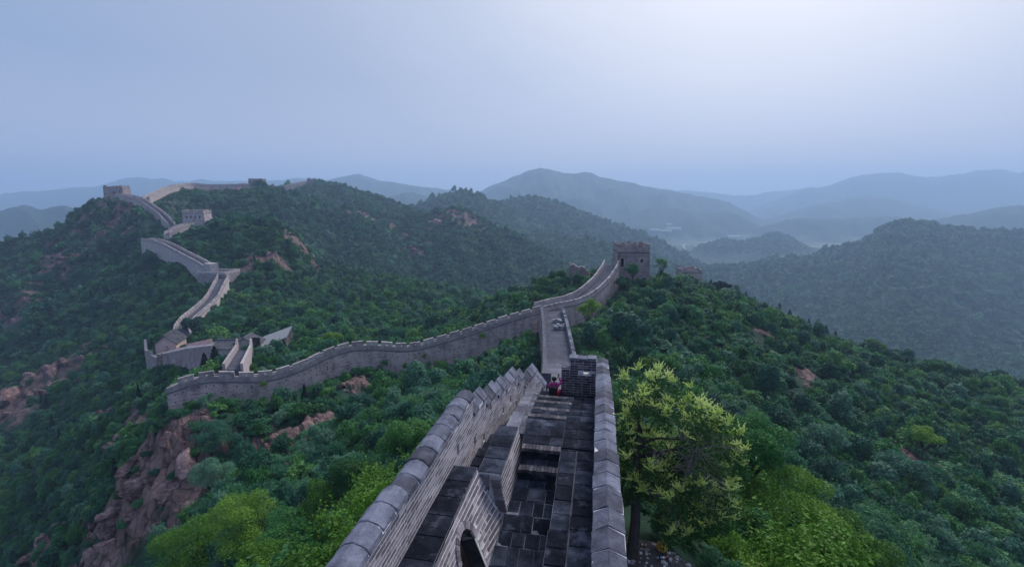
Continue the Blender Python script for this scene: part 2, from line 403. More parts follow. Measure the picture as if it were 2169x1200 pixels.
# each hill: silhouette in the photo, its distance in metres, steepness, crest roundness, spur height
HILLS = [
 ([(310, 560), (345, 512), (380, 492), (430, 474), (480, 466), (530, 464), (580, 472), (620, 492), (650, 522), (672, 560), (700, 610), (740, 660)], 268, .42, 4, 5),
 ([(-250, 520), (0, 512), (60, 500), (110, 492), (140, 472), (160, 444), (190, 427), (220, 419), (255, 419), (285, 425, 338), (305, 432, 328), (330, 450, 315), (352, 468, 303), (372, 490, 292), (392, 520, 285), (420, 560, 280)], 345, .55, 5, 9),
 ([(250, 470, 330), (300, 430, 332), (320, 424, 340), (335, 415, 358), (360, 405, 387), (385, 399, 407), (404, 397, 420), (450, 400, 435), (500, 398, 448), (540, 392, 463), (575, 402, 475), (600, 410, 480), (640, 420, 495), (680, 434, 505), (715, 442, 510), (760, 447, 515), (800, 455, 525), (840, 464, 540), (880, 485, 545), (920, 520, 550), (960, 565, 550)], 460, .36, 8, 12),
 ([(520, 420), (560, 404), (604, 398), (628, 394), (655, 387), (700, 389), (720, 392), (745, 402), (800, 413), (840, 428), (870, 442), (900, 455), (950, 480)], 705, .33, 12, 16),
 ([(740, 520), (780, 492), (830, 467), (860, 455), (880, 449), (920, 446), (965, 441), (985, 446), (1010, 460), (1050, 481), (1100, 502), (1150, 526), (1190, 552), (1230, 585), (1260, 620)], 560, .40, 6, 12),
 ([(820, 455), (860, 442), (900, 430), (940, 414), (970, 405), (990, 407), (1020, 420), (1050, 428), (1090, 446), (1130, 470)], 1000, .34, 16, 22),
 ([(980, 470), (1020, 448), (1060, 426), (1090, 419), (1120, 417), (1150, 419), (1180, 428), (1220, 446), (1260, 459), (1320, 479), (1370, 500), (1420, 525)], 1200, .34, 18, 24),
 ([(1020, 530), (1080, 503), (1120, 500), (1160, 505), (1200, 512), (1250, 512), (1290, 516), (1330, 526), (1400, 548)], 820, .28, 14, 10),
 ([(920, 450), (960, 430), (1010, 409), (1060, 385), (1110, 364), (1130, 357), (1145, 355), (1165, 360), (1190, 366), (1215, 368), (1238, 361), (1255, 366), (1270, 375), (1300, 381), (1340, 386), (1370, 396), (1400, 401), (1440, 408), (1480, 416), (1520, 422), (1550, 430), (1580, 445), (1630, 475)], 3000, .34, 30, 60),
 ([(1240, 490), (1300, 468), (1340, 456), (1375, 441), (1400, 438), (1440, 443), (1480, 450), (1510, 446), (1535, 445), (1560, 452), (1590, 466), (1630, 490)], 2400, .30, 30, 30),
 ([(1340, 392), (1380, 398), (1430, 403), (1480, 402), (1530, 410), (1580, 412), (1640, 406), (1680, 404), (1720, 395), (1760, 398)], 5200, .3, 60, 60),
 ([(1500, 478), (1560, 455), (1600, 440), (1620, 430), (1660, 416), (1700, 403), (1740, 396), (1770, 386), (1800, 374), (1825, 368), (1860, 366), (1900, 366), (1930, 372), (1960, 374), (1995, 373), (2040, 364), (2080, 360), (2110, 356), (2135, 359), (2155, 366), (2180, 361), (2300, 350), (2500, 370)], 4200, .34, 40, 70),
 ([(1600, 470), (1650, 455), (1690, 440), (1730, 432), (1780, 425), (1830, 417), (1870, 416), (1910, 425), (1960, 440), (2020, 452), (2080, 462)], 3100, .30, 30, 35),
 ([(1530, 515), (1570, 498), (1600, 484), (1640, 474), (1670, 464), (1710, 461), (1760, 464), (1800, 461), (1850, 459), (1900, 459), (1950, 462), (2000, 470)], 2250, .32, 20, 24),
 ([(1900, 480), (1950, 470), (2000, 462), (2050, 451), (2100, 440), (2140, 434), (2180, 433), (2300, 424), (2450, 430)], 1900, .32, 20, 24),
 ([(1420, 555), (1450, 537), (1480, 521), (1510, 510), (1530, 506), (1560, 510), (1590, 507), (1615, 500), (1640, 494), (1665, 500), (1690, 510), (1720, 521), (1760, 526), (1800, 540)], 1550, .34, 14, 16),
 ([(1380, 590), (1440, 574), (1500, 567), (1560, 561), (1640, 553), (1700, 546), (1740, 535), (1780, 523), (1820, 512), (1850, 496), (1880, 480), (1905, 474), (1940, 472), (1975, 474), (2010, 482), (2060, 486), (2110, 487), (2169, 490), (2300, 488), (2500, 500)], 960, .21, 8, 12),
 ([(-200, 455), (-60, 445), (0, 442), (25, 437), (50, 435), (70, 440), (90, 447), (110, 441), (140, 438), (165, 446), (200, 462), (260, 480)], 1500, .32, 20, 26),
 ([(-300, 425), (-100, 415), (0, 412), (60, 405), (110, 403), (160, 398), (200, 394), (240, 385), (270, 378), (290, 375), (320, 378), (345, 376), (370, 381), (400, 381), (425, 376), (450, 382), (500, 383), (540, 384), (590, 381), (625, 377), (650, 383), (700, 390)], 4000, .34, 50, 60),
 ([(640, 398), (680, 386), (710, 377), (735, 372), (765, 368), (780, 373), (800, 380), (830, 385), (860, 391), (900, 397), (930, 399), (970, 404), (1010, 412)], 3400, .34, 40, 50),
 ([(800, 430), (830, 412), (855, 405), (875, 404), (890, 408), (915, 418), (940, 432)], 2300, .4, 30, 20),
 ([(-300, 412), (0, 401), (40, 397), (90, 401), (140, 405), (200, 408)], 6200, .3, 60, 30),
]
_hl = []
for pts, r, slope, w, spur in HILLS:
    a = np.array([sil(*p[:2]) for p in pts])
    rr = np.array([(p[2] if len(p) > 2 else r) * math.hypot(*ray(p[0], p[1])[:2]) for p in pts])
    _hl.append((a[:, 0], a[:, 1], rr, slope, w, spur))
def ground(X, Y, detail=True):
    X = np.asarray(X, float); Y = np.asarray(Y, float)
    r = np.hypot(X, Y); th = np.arctan2(X, Y)
    back = np.abs(th) > 1.6
    lr = np.log(r + 4)
    hn = near_h(np.clip(th, -1.15, 1.15), np.minimum(lr, math.log(420.)))
    b = np.clip((r - 330) / 130, 0, 1); b = b * b * (3 - 2 * b)
    h = hn * (1 - b) + VALLEY * b
    if detail:
        amp = np.clip((r - 14) / 60, 0, 1)
        h = h + amp * ((fbm(X * .06, Y * .06, 4) - .5) * 3.0 + (fbm(X * .35, Y * .35, 3, True) - .6) * .9)
    h = h + np.where(r > 380, (fbm(X * .004, Y * .004, 3) - .5) * 10, 0) * b
    near_dip = h
    for a, e, rr, slope, w, spur in _hl:
        inside = (th > a[0]) & (th < a[-1])
        ri = np.interp(th, a, rr)
        crest = np.interp(th, a, e) * ri
        if detail: crest = crest + (fbm(th * ri / (w * 5) + 3, ri * 0 + slope * 50, 4) - .5) * w * .75 + (fbm(th * ri / (w * 1.6) + 8, ri * 0 + slope * 90, 3) - .5) * w * .28
        w = w * .6
        d = r - ri
        s = np.where(d > 0, slope * 1.4, slope)
        drop = s * (np.sqrt(d * d + w * w) - w)
        if detail:
            q = th * ri
            sc_ = 1.0 / (10 * w + 20)
            n = fbm(q * sc_ + .25 * d * sc_ + 31, d * sc_ * .45 + 7, 4, True) - .58
            drop = drop - n * 2.2 * np.minimum(spur, drop * .8 + w * .05)
            drop = drop + (fbm(q * .05, d * .05, 3) - .5) * 2.5
        # ends of the hill fall away sideways
        e0 = np.minimum(th - a[0], a[-1] - th) * ri
        side = np.where(e0 < 0, -e0 * .45, 0)
        hh = crest - drop - side
        hh = np.where(side > 60, -999, hh)
        # hills start beyond the near ground
        hh = np.where(r < 150, -999, hh)
        h = np.maximum(h, hh)
    return h

NT, TH0, TH1 = 620, R(-66), R(66)
rs = np.concatenate([np.linspace(1.5, 12, 14)[:-1], np.exp(np.linspace(math.log(12), math.log(6400), 640))])
ths = np.concatenate([np.linspace(TH0, TH1, NT), np.linspace(TH1, 2 * math.pi + TH0, 42)[1:-1]])      # fine in front, coarse behind
NA = len(ths)
RR, TT = np.meshgrid(rs, ths, indexing='ij')
GX, GY = RR * np.sin(TT), RR * np.cos(TT)
GZ = ground(GX, GY)
# how much of the rock shows: cliffs and bare patches (photo place, distance, radius in metres)
ROCKS = [(300, 980, 66, 8.1), (340, 930, 66, 6.9), (395, 1000, 58, 4.5), (270, 1060, 66, 7.5), (400, 905, 67, 4), (205, 1150, 68, 7.5), (330, 1080, 58, 5), (250, 1180, 60, 7.5), (380, 1060, 54, 3.5), (650, 890, 62, 6.3), (625, 935, 58, 4.5),
         (60, 1130, 85, 7.5), (30, 1185, 88, 7.5), (90, 1090, 90, 4), (215, 855, 118, 7.5), (285, 880, 100, 6.8), (270, 870, 105, 3.5), (420, 850, 69, 2.6), (400, 865, 69, 2.6), (755, 822, 80, 3.6), (725, 835, 79, 2.0),
         (90, 775, 185, 19), (70, 820, 180, 14), (20, 890, 165, 13), (150, 770, 182, 11), (20, 680, 250, 16), (270, 490, 325, 13), (290, 460, 335, 14), (330, 465, 320, 13), (235, 460, 340, 13), (160, 490, 330, 14), (140, 560, 300, 16), (120, 590, 290, 14),
         (190, 530, 300, 14), (175, 575, 290, 11), (100, 600, 290, 13), (270, 520, 300, 6), (530, 555, 225, 6), (575, 560, 228, 7), (640, 520, 262, 8), (620, 505, 262, 5), (660, 528, 260, 4), (500, 490, 255, 4), (960, 462, 545, 27), (985, 478, 535, 22), (930, 458, 545, 12), (1000, 470, 540, 10),
         (885, 555, 470, 14), (760, 462, 500, 16), (1060, 430, 1150, 18), (1140, 440, 1130, 12), (510, 420, 440, 8), (490, 425, 440, 6), (640, 425, 620, 9), (860, 500, 500, 7), (1905, 890, 74, 4.2), (1925, 880, 74, 3.3), (2025, 905, 70, 3.3), (1610, 720, 110, 3.6), (1700, 830, 95, 3.3),
         (2120, 880, 95, 2.5), (1640, 905, 60, 1.6), (1870, 500, 930, 14), (1225, 580, 136, 3), (1145, 595, 140, 2.5), (445, 445, 430, 5), (905, 540, 520, 8), (830, 475, 520, 8)]
RK = [(at(a, b, c), rad) for a, b, c, rad in ROCKS]
def rockmask(X, Y):
    m = np.zeros(np.shape(X))
    n = fbm(np.asarray(X) * .22, np.asarray(Y) * .22, 4)
    for p, rad in RK:
        d2 = ((X - p.x) ** 2 + (Y - p.y) ** 2) / (rad * rad)
        m = np.maximum(m, np.exp(-d2 * .7))
    n2 = fbm(np.asarray(X) * .6 + 9, np.asarray(Y) * .6, 3)
    return np.clip((m * .85 - .44 + (n - .5) * 1.7 + (n2 - .5) * .9) * 4.0, 0, 1) * (m > .05)
GM = rockmask(GX, GY)
lumps = (fbm(GX * .16 + 5, GY * .10, 6, True) - .55) * 2.2 + (fbm(GX * .62 + 2, GY * .45, 4, True) - .5) * 2.2
strata = np.abs(((GZ + lumps * 2) * .22) % 1.0 - .5) * 1.3
rel = (lumps + strata) * np.clip(RR / 80, .1, 1.5) * 1.5
spur_ = np.exp(-(((GX + 48) / 22) ** 2 + ((GY - 58) / 24) ** 2))          # the craggy spur under the broken end
GZ = GZ + GM * np.clip(rel, -1.6, .5 + 1.6 * spur_)
nr = len(rs)
# the ground stays below every walkway
for P, drop_, wd in ((WING, 3.2, 4.5), (CREST, 3.0, 4.5), (LOWER, 3.5, 5.5), (RIBBON, 2.6, 5), (TERRACE, 3.4, 5), (SPUR2, 2.6, 5), (UPPER, 3.0, 5), (FARRIDGE, 3.0, 6), (FARRIDGE2, 2.5, 8), (DARKRIDGE, 1.2, 6)):
    for a, b in zip(P[:-1], P[1:]):
        for t_ in np.linspace(0, 1, 9):
            p = [a[k] + (b[k] - a[k]) * t_ for k in range(3)]
            rp, tp = math.hypot(p[0], p[1]), math.atan2(p[0], p[1])
            i0_, i1_ = np.searchsorted(rs, (rp - 2 * wd, rp + 2 * wd)); j0_, j1_ = np.searchsorted(ths, (tp - 2 * wd / rp, tp + 2 * wd / rp))
            sl_ = (slice(i0_, i1_ + 1), slice(j0_, j1_ + 1))
            dd = np.hypot(GX[sl_] - p[0], GY[sl_] - p[1])
            lim = p[2] - drop_ + np.maximum(0, dd - wd) * .8
            GZ[sl_] = np.minimum(GZ[sl_], lim)
me = bpy.data.meshes.new('hills')
verts = np.stack([GX, GY, GZ], -1).reshape(-1, 3)
i0 = np.arange(nr - 1)[:, None] * NA
jj = np.arange(NA)[None]; j2 = (jj + 1) % NA
quads = np.stack([(i0 + jj).ravel(), (i0 + j2).ravel(), (i0 + NA + j2).ravel(), (i0 + NA + jj).ravel()], 1)[:, ::-1]
me.vertices.add(len(verts)); me.vertices.foreach_set('co', verts.ravel())
me.loops.add(quads.size); me.loops.foreach_set('vertex_index', quads.ravel())
me.polygons.add(len(quads)); me.polygons.foreach_set('loop_start', np.arange(0, quads.size, 4)); me.polygons.foreach_set('loop_total', np.full(len(quads), 4))
me.update(); me.validate()
mist_paled_field = np.clip((-160 - GZ) / 16, 0, 1) * np.clip((RR - 1000) / 350, 0, 1) * np.clip((fbm(GX * .006, GY * .006, 3) - .30) * 4, 0, 1)  # farmland on the valley floor, its colour paled to paint in mist
at_ = me.attributes.new('mist_paled_field', 'FLOAT', 'POINT'); at_.data.foreach_set('value', mist_paled_field.ravel().astype(np.float32))
at_ = me.attributes.new('rock', 'FLOAT', 'POINT'); at_.data.foreach_set('value', GM.ravel().astype(np.float32))
sm_ = GM.ravel()[quads].mean(1) < .35                    # bare rock is left faceted
me.polygons.foreach_set('use_smooth', sm_)

m, nt_, b = mat('hillside_ground')
geo = nt_.nodes.new('ShaderNodeNewGeometry'); pos = geo.outputs['Position']
n1 = noise_node(nt_, .035, 5, .6, pos); n2 = noise_node(nt_, .35, 6, .7, pos); n3 = noise_node(nt_, .08, 6, .7, pos)
v = math_(nt_, 'ADD', math_(nt_, 'MULTIPLY', n1.outputs[0], .5), math_(nt_, 'MULTIPLY', n2.outputs[0], .5))
gr = ramp_node(nt_, ((.35, (.010, .028, .020)), (.5, (.020, .055, .034)), (.66, (.045, .085, .048))))
nt_.links.new(v, gr.inputs[0])
rr_ = ramp_node(nt_, ((.30, (.060, .038, .036)), (.48, (.18, .115, .105)), (.70, (.34, .225, .205))))
rv = math_(nt_, 'ADD', math_(nt_, 'MULTIPLY', n2.outputs[0], .6), math_(nt_, 'MULTIPLY', n3.outputs[0], .4))
crk = nt_.nodes.new('ShaderNodeTexVoronoi'); crk.feature = 'DISTANCE_TO_EDGE'; crk.inputs['Scale'].default_value = .6
mpc = nt_.nodes.new('ShaderNodeMapping'); mpc.inputs['Scale'].default_value = (1, 1, .45); mpc.inputs['Rotation'].default_value = (.5, .3, .4)
dst = nt_.nodes.new('ShaderNodeVectorMath'); dst.operation = 'MULTIPLY_ADD'; dst.inputs[1].default_value = (3.2, 3.2, 3.2)
nt_.links.new(n3.outputs['Color'], dst.inputs[0]); nt_.links.new(pos, dst.inputs[2])
nt_.links.new(dst.outputs[0], mpc.inputs[0]); nt_.links.new(mpc.outputs[0], crk.inputs['Vector'])
cm = math_(nt_, 'MULTIPLY', math_(nt_, 'SUBTRACT', .09, crk.outputs['Distance'], True), -2.0)
rv = math_(nt_, 'ADD', rv, cm)
nt_.links.new(rv, rr_.inputs[0])
ra = nt_.nodes.new('ShaderNodeAttribute'); ra.attribute_name = 'rock'
fa = nt_.nodes.new('ShaderNodeAttribute'); fa.attribute_name = 'mist_paled_field'
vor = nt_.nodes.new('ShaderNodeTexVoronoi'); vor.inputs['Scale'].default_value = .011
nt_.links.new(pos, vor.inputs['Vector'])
fr = ramp_node(nt_, ((.2, (.06, .10, .06)), (.5, (.13, .16, .12)), (.8, (.22, .24, .20))))  # patchwork of fields, mist painted into their pale tones
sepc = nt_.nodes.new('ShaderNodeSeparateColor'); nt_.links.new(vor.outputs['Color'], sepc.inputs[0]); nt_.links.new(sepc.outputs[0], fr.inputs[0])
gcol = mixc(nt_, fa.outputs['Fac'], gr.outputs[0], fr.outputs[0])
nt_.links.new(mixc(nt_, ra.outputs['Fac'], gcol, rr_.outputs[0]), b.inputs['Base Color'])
b.inputs['Roughness'].default_value = .95; b.inputs['Specular IOR Level'].default_value = .15
bp = nt_.nodes.new('ShaderNodeBump'); bp.inputs['Strength'].default_value = .9; bp.inputs['Distance'].default_value = .6
nt_.links.new(n2.outputs[0], bp.inputs['Height']); nt_.links.new(bp.outputs[0], b.inputs['Normal'])
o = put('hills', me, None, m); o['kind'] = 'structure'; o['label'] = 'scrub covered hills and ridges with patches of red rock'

def gz(x, y):
    """height of the built ground under a point (bilinear on the ground grid)"""
    x = np.asarray(x, float); y = np.asarray(y, float)
    r = np.clip(np.hypot(x, y), rs[0], rs[-2]); t = np.clip((np.arctan2(x, y) - TH0) / (TH1 - TH0) * (NT - 1), 0, NT - 1.001)
    i = np.clip(np.searchsorted(rs, r) - 1, 0, nr - 2); f = (r - rs[i]) / (rs[i + 1] - rs[i])
    j = t.astype(int); g = t - j
    return (GZ[i, j] * (1 - f) + GZ[i + 1, j] * f) * (1 - g) + (GZ[i, j + 1] * (1 - f) + GZ[i + 1, j + 1] * f) * g
def hit(px, py, r0=6.0, r1=6000):
    """where the sight line through a photo point meets the ground"""
    a, b_, c = ray(px, py)
    h = math.hypot(a, b_)
    r = np.exp(np.linspace(math.log(r0), math.log(r1), 3000))
    X, Y, Z = a / h * r, b_ / h * r, c / h * r
    k = np.argmax(Z < gz(X, Y))
    return Vector((X[k], Y[k], gz(X[k], Y[k])))

# ------------------------------------------------------------------ the air
HZ = MB()
lo, hi = float(GZ.min()) - 6, float(GZ.max()) + 25
HZ.hexa([(-7000, -7000, lo), (7000, -7000, lo), (7000, 7000, lo), (-7000, 7000, lo), (-7000, -7000, hi), (7000, -7000, hi), (7000, 7000, hi), (-7000, 7000, hi)])
m = bpy.data.materials.new('morning_haze'); m.use_nodes = True
hn_ = m.node_tree; hn_.nodes.clear()
pv = hn_.nodes.new('ShaderNodeVolumePrincipled'); ho = hn_.nodes.new('ShaderNodeOutputMaterial')
pv.inputs['Color'].default_value = (0.53, 0.72, 1.0, 1); pv.inputs['Density'].default_value = HAZE
pv.inputs['Anisotropy'].default_value = 0.2
hn_.links.new(pv.outputs[0], ho.inputs['Volume'])
HZ.build('haze', m, None, 'stuff')['label'] = 'pale blue morning haze over the valleys'
# ================================================================== the near rampart
def lineX(l, Y): return (l + Y * SA) / CA
LPY = np.array([2.0, 13.4, 18.6, 22.0, 23.6, 26.0])
LPX_ = np.array([lineX(-3.67, 2.0), lineX(-3.67, 13.4), 0.02, 1.05, 1.62, 2.1])
_yy = np.linspace(0, 30, 601); _xx = np.interp(_yy, LPY, LPX_); _xx[_yy < 2] = lineX(-3.67, _yy[_yy < 2])
for _ in range(300): _xx[1:-1] = (_xx[:-2] + 2 * _xx[1:-1] + _xx[2:]) / 4      # an easy bend, no kinks
def lpx(Y): return float(np.interp(Y, _yy, _xx))
def rpx(Y): return lineX(0.31, Y)
def frame(pathx, Y):
    d = Vector((pathx(Y + .15) - pathx(Y - .15), .3, 0)).normalized()
    return d, Vector((d.y, -d.x, 0))                      # along, to the right
def wall_hit(pathx, off, px, py):
    """where a sight line meets the vertical face that lies 'off' to the right of a path"""
    a, b, c = ray(px, py)
    best = None
    for zc in np.linspace(4, 30, 5200):
        d = a * zc - (pathx(b * zc) + off)
        if best is None or abs(d) < best[0]: best = (abs(d), zc)
    zc = best[1]
    return b * zc, c * zc                                  # Y, Z
unit_brick = None
def brick_mesh(name, seed):
    """a worn brick, 1 x 1 x 1 before scaling, edges knocked in a little"""
    r_ = random.Random(seed)
    bm = bmesh.new(); bmesh.ops.create_cube(bm, size=1.0)
    bmesh.ops.bevel(bm, geom=[e for e in bm.edges if abs(e.verts[0].co.y - e.verts[1].co.y) < .1], offset=.022, segments=1, affect='EDGES')
    for v in bm.verts:
        v.co.x += r_.uniform(-.006, .006); v.co.z += r_.uniform(-.02, .02)
    me = bpy.data.meshes.new(name); bm.to_mesh(me); bm.free()
    return me
BR = [brick_mesh('brick', k) for k in range(4)]
for b_ in BR: b_.materials.append(M['brick'])
BRD = [brick_mesh('dark_brick', k + 9) for k in range(4)]
for b_ in BRD: b_.materials.append(M['brick_dark'])
def cells(mb, pathx, o0, o1, Y0, Y1, zb, zt, holes, step=.9):
    """wall slices between offsets o0..o1, leaving real openings (Ya, Yb, za, zb)"""
    cuts = {Y0, Y1}
    for h in holes: cuts |= {min(max(h[0], Y0), Y1), min(max(h[1], Y0), Y1)}
    y = Y0
    while y < Y1: cuts.add(y); y += step
    cuts = sorted(cuts)
    for a, b in zip(cuts[:-1], cuts[1:]):
        if b - a < 1e-4: continue
        mid = (a + b) / 2
        zs = [(zb(mid), zt)]
        for h in holes:
            if h[0] - 1e-5 <= mid <= h[1] + 1e-5:
                nz = []
                for q0, q1 in zs:
                    if h[2] > q0: nz.append((q0, min(q1, h[2])))
                    if h[3] < q1: nz.append((max(q0, h[3]), q1))
                zs = nz
        for q0, q1 in zs:
            if q1 - q0 < .005: continue
            cs = []
            for z in (q0, q1):
                for yy, oo in ((a, o0), (a, o1), (b, o1), (b, o0)):
                    d, n = frame(pathx, yy)
                    cs.append(Vector((pathx(yy), yy, z)) + n * oo)
            mb.hexa(cs)
CAPN = {}
def coping_mesh(hw, hh, L, kind, seed):
    r_ = random.Random(seed)
    if kind == 'round': prof = [(-hw, 0), (-hw * .93, hh * .38), (-hw * .55, hh * .82), (0, hh), (hw * .55, hh * .82), (hw * .93, hh * .38), (hw, 0)]
    else: prof = [(-hw, 0), (-hw * .98, hh * .18), (-hw * .06, hh * .98), (0, hh), (hw * .06, hh * .98), (hw * .98, hh * .18), (hw, 0)]
    mb = MB()
    rings = []
    for t, s in ((-.5, .965), (-.46, 1.0), (-.15, 1.0), (.15, 1.0), (.46, 1.0), (.5, .965)):
        rings.append([(x * s + r_.uniform(-.011, .008), t * L * r_.uniform(.985, 1.0), z * s + r_.uniform(-.012, .006)) for x, z in prof])
    mb.loft(rings)
    return mb.mesh('coping_stone')
def parapet(name, label, group, pathx, segs, hw, hh, kind, thick, zbot, holes, near_limit, cap_kind, courses_from, inner=1, bricks_to=99):
    root = empty(name, (pathx(segs[0][0]), segs[0][0], zbot(segs[0][0])), label, 'parapet', group)
    core, mort, capm, fil, bw, joint = MB(), MB(), MB(), MB(), MB(), MB()
    capset = {}
    t2 = thick / 2
    cand = []
    hh0 = hh
    for (Y0, Y1, Zr) in segs:
        kind, hh = ('gable', hh0 + .16) if (cap_kind == 'round' and Y0 > 12.5) else (cap_kind, hh0)
        if kind not in capset:
            capset[kind] = [coping_mesh(hw, hh, 1.0, kind, k) for k in range(4)]
            for c_ in capset[kind]: c_.materials.append(M['coping'])
        caps = capset[kind]
        zt = Zr - hh
        cells(core, pathx, -t2, t2 - .014, Y0, Y1, zbot, zt, holes, .45)
        cells(mort, pathx, t2 - .0135, t2 - .002, Y0 + .004, Y1 - .004, lambda y: zbot(y) + .01, zt - .004, holes, .3)
        # coping stones with lime joints between them
        n = max(1, round((Y1 - Y0) / .53)); L = (Y1 - Y0) / n
        ringp = []
        for k in range(n):
            ym = Y0 + (k + .5) * L
            d, nn = frame(pathx, ym)
            o = put('coping_stone', caps[(k * 3 + int(Y0 * 7)) % 4], root)
            o.parent = root; o.matrix_parent_inverse = Matrix.Identity(4)
            o.location = Vector((pathx(ym), ym, zt)) - root.location + nn * random.uniform(-.012, .012)
            o.rotation_euler = (random.uniform(-.012, .012), random.uniform(-.02, .02), math.atan2(-d.x, d.y) + random.uniform(-.01, .01))
            o.scale = (random.uniform(.97, 1.02), L / d.y * random.uniform(.940, .957), random.uniform(.96, 1.04))
        for yy in np.linspace(Y0 + .03, Y1 - .03, n + 1):
            d, nn = frame(pathx, yy)
            base = Vector((pathx(yy), yy, zt))
            pr = [(-hw, .012), (-hw * .7, hh * .62), (0, hh * .985), (hw * .7, hh * .62), (hw, .012)] if kind == 'round' else [(-hw, .012), (-hw * .97, hh * .16), (0, hh * .99), (hw * .97, hh * .16), (hw, .012)]
            ringp.append([base + nn * x * .955 + Vector((0, 0, z * .85)) for x, z in pr])
        capm.loft(ringp)
        # lime fillets under the coping edges
        for side in (1, -1):
            pts, rad = [], []
            yy = Y0
            while yy < Y1:
                d, nn = frame(pathx, yy)
                pts.append(Vector((pathx(yy), yy, zt - .008)) + nn * side * (t2 + .012)); rad.append(random.uniform(.014, .034)); yy += .13
            fil.tube(pts, rad, 5)
        # bricks of the inner face, pointed with lime that stands a little proud of them
        k = 0; z = zt - .018
        while z - .1 > zbot(Y0) and z - .1 > zt - 3.0:
            if (Y0 + Y1) / 2 < bricks_to and inner:
                cells(joint, pathx, t2 - .012, t2 + .0035 + random.uniform(0, .001), Y0 + .002, Y1 - .002, lambda y_, q=z: q - .1105, z - .0945, [h for h in holes if h[2] < z - .1 and h[3] > z - .11], .4)
            y = Y0 + (.19 if k % 2 else 0) + .01
            ln0 = .375
            first = True
            while y < Y1 - .03:
                ln = ln0
                if first and k % 2: ln = .18; y = Y0 + .006
                first = False
                ln = min(ln, Y1 - y - .006)
                ym = y + ln / 2
                if ym < bricks_to and z - .1 > zbot(ym) and not any(h[0] - .03 < y + ln < h[1] + .02 and h[2] < z and h[3] > z - .1 for h in holes): cells(joint, pathx, t2 - .012, t2 + .003, y + ln - .0005, min(y + ln + .0115, Y1 - .001), lambda y_, q=z: q - .097, z - .002, [])
                if z - .1 > zbot(ym) - .05 and ln > .05:
                    bits = [(y, y + ln)]
                    for h in holes:                          # bricks are cut where a loophole opens
                        if h[2] < z - .02 and z - .08 < h[3]:
                            nb_ = []
                            for q0, q1 in bits:
                                if q1 <= h[0] or q0 >= h[1]: nb_.append((q0, q1)); continue
                                if h[0] - q0 > .03: nb_.append((q0, h[0]))
                                if q1 - h[1] > .03: nb_.append((h[1], q1))
                            bits = nb_
                    for q0, q1 in bits: cand.append(((q0 + q1) / 2, z - .05, q1 - q0))
                y += ln + .0125
            k += 1; z -= .1085
    cand = [c for c in cand if c[0] < bricks_to]
    order = sorted(cand, key=lambda c: (c[0] - 0) ** 2 + .6 * (c[1] + 5) ** 2)
    vis = [c for c in order if c[0] > near_limit]
    one = set(vis[:300])
    for (ym, zc, ln) in cand:
        d, nn = frame(pathx, ym)
        c = Vector((pathx(ym), ym, zc)) + nn * (t2 - .022 + random.uniform(-.0025, .002))
        rz = math.atan2(-d.x, d.y)
        if (ym, zc, ln) in one:
            o = put('brick', BR[int(ym * 91 + zc * 57) % 4], root)
            o.matrix_parent_inverse = Matrix.Identity(4)
            o.location = c - root.location; o.rotation_euler = (0, 0, rz + math.pi / 2)
            o.scale = (ln, .048, .0965)
        else:
            bw.box(c, .048, ln, .0965, rz, random.random())
    core.build('wall_core', M['brick'], root); mort.build('lime_joints', M['mortar'], root)
    joint.build('raised_joints', M['mortar'], root)
    capm.build('coping_mortar', M['mortar'], root); fil.build('lime_fillet', M['mortar'], root)
    bw.build('brickwork', M['brick'], root, 'stuff')
    return root

def floor_z(u):                                          # the deck beside the right parapet
    for e, z in ((14.3, -6.9), (15.8, -7.35), (17.4, -7.8), (19.0, -8.28), (40, -8.75)):
        if u < e: return z
# ---- left parapet: stepped tops
LSEG = [(3.0, 8.15, -5.33), (8.15, 12.9, -5.42), (12.9, 14.27, -5.86), (14.27, 15.6, -6.21), (15.6, 16.78, -6.48), (16.78, 18.6, -6.79), (18.6, 19.63, -7.26), (19.63, 21.8, -7.80), (21.8, 22.7, -8.55), (22.7, 23.6, -9.2)]
lholes = []
for px, py, w, h in ((1039.5, 860, .16, .24), (1067, 866.5, .16, .26), (1006.5, 933.5, .18, .26), (1026, 923, .16, .26), (1044, 924, .15, .24), (971, 951, .2, .34), (967, 890, .3, .36),
                     (1081.7, 843, .2, .30), (1094.5, 853, .16, .26), (1092, 812, .16, .22), (1120, 832, .16, .2)):
    y, z = wall_hit(lpx, .21, px, py)
    lholes.append((y - w / 2, y + w / 2, z - h / 2, z + h / 2))
parapet('parapet_wall', 'left brick parapet with rounded dark coping and stepped gabled tops, pierced by loopholes', 'parapets of the near rampart', lpx, LSEG, .27, .22, 'round', .42,
        lambda y: -8.6 if y < 13 else (-8.6 - (y - 13) * .22), lholes, 5.9, 'round', 0)
# ---- right parapet: long gabled coping
RSEG = [(3.0, 8.1, -5.4), (8.1, 10.0, -5.62), (10.0, 13.6, -5.95), (13.6, 15.3, -6.22), (15.3, 17.0, -6.52), (17.0, 18.6, -6.86), (18.6, 20.0, -7.12), (20.0, 21.3, -7.34)]
parapet('parapet_wall', 'right brick parapet capped by pale gabled coping stones beside the flowering tree', 'parapets of the near rampart', rpx, RSEG, .28, .155, 'gable', .46,
        lambda y: -8.7, [], 30, 'gable', 0)

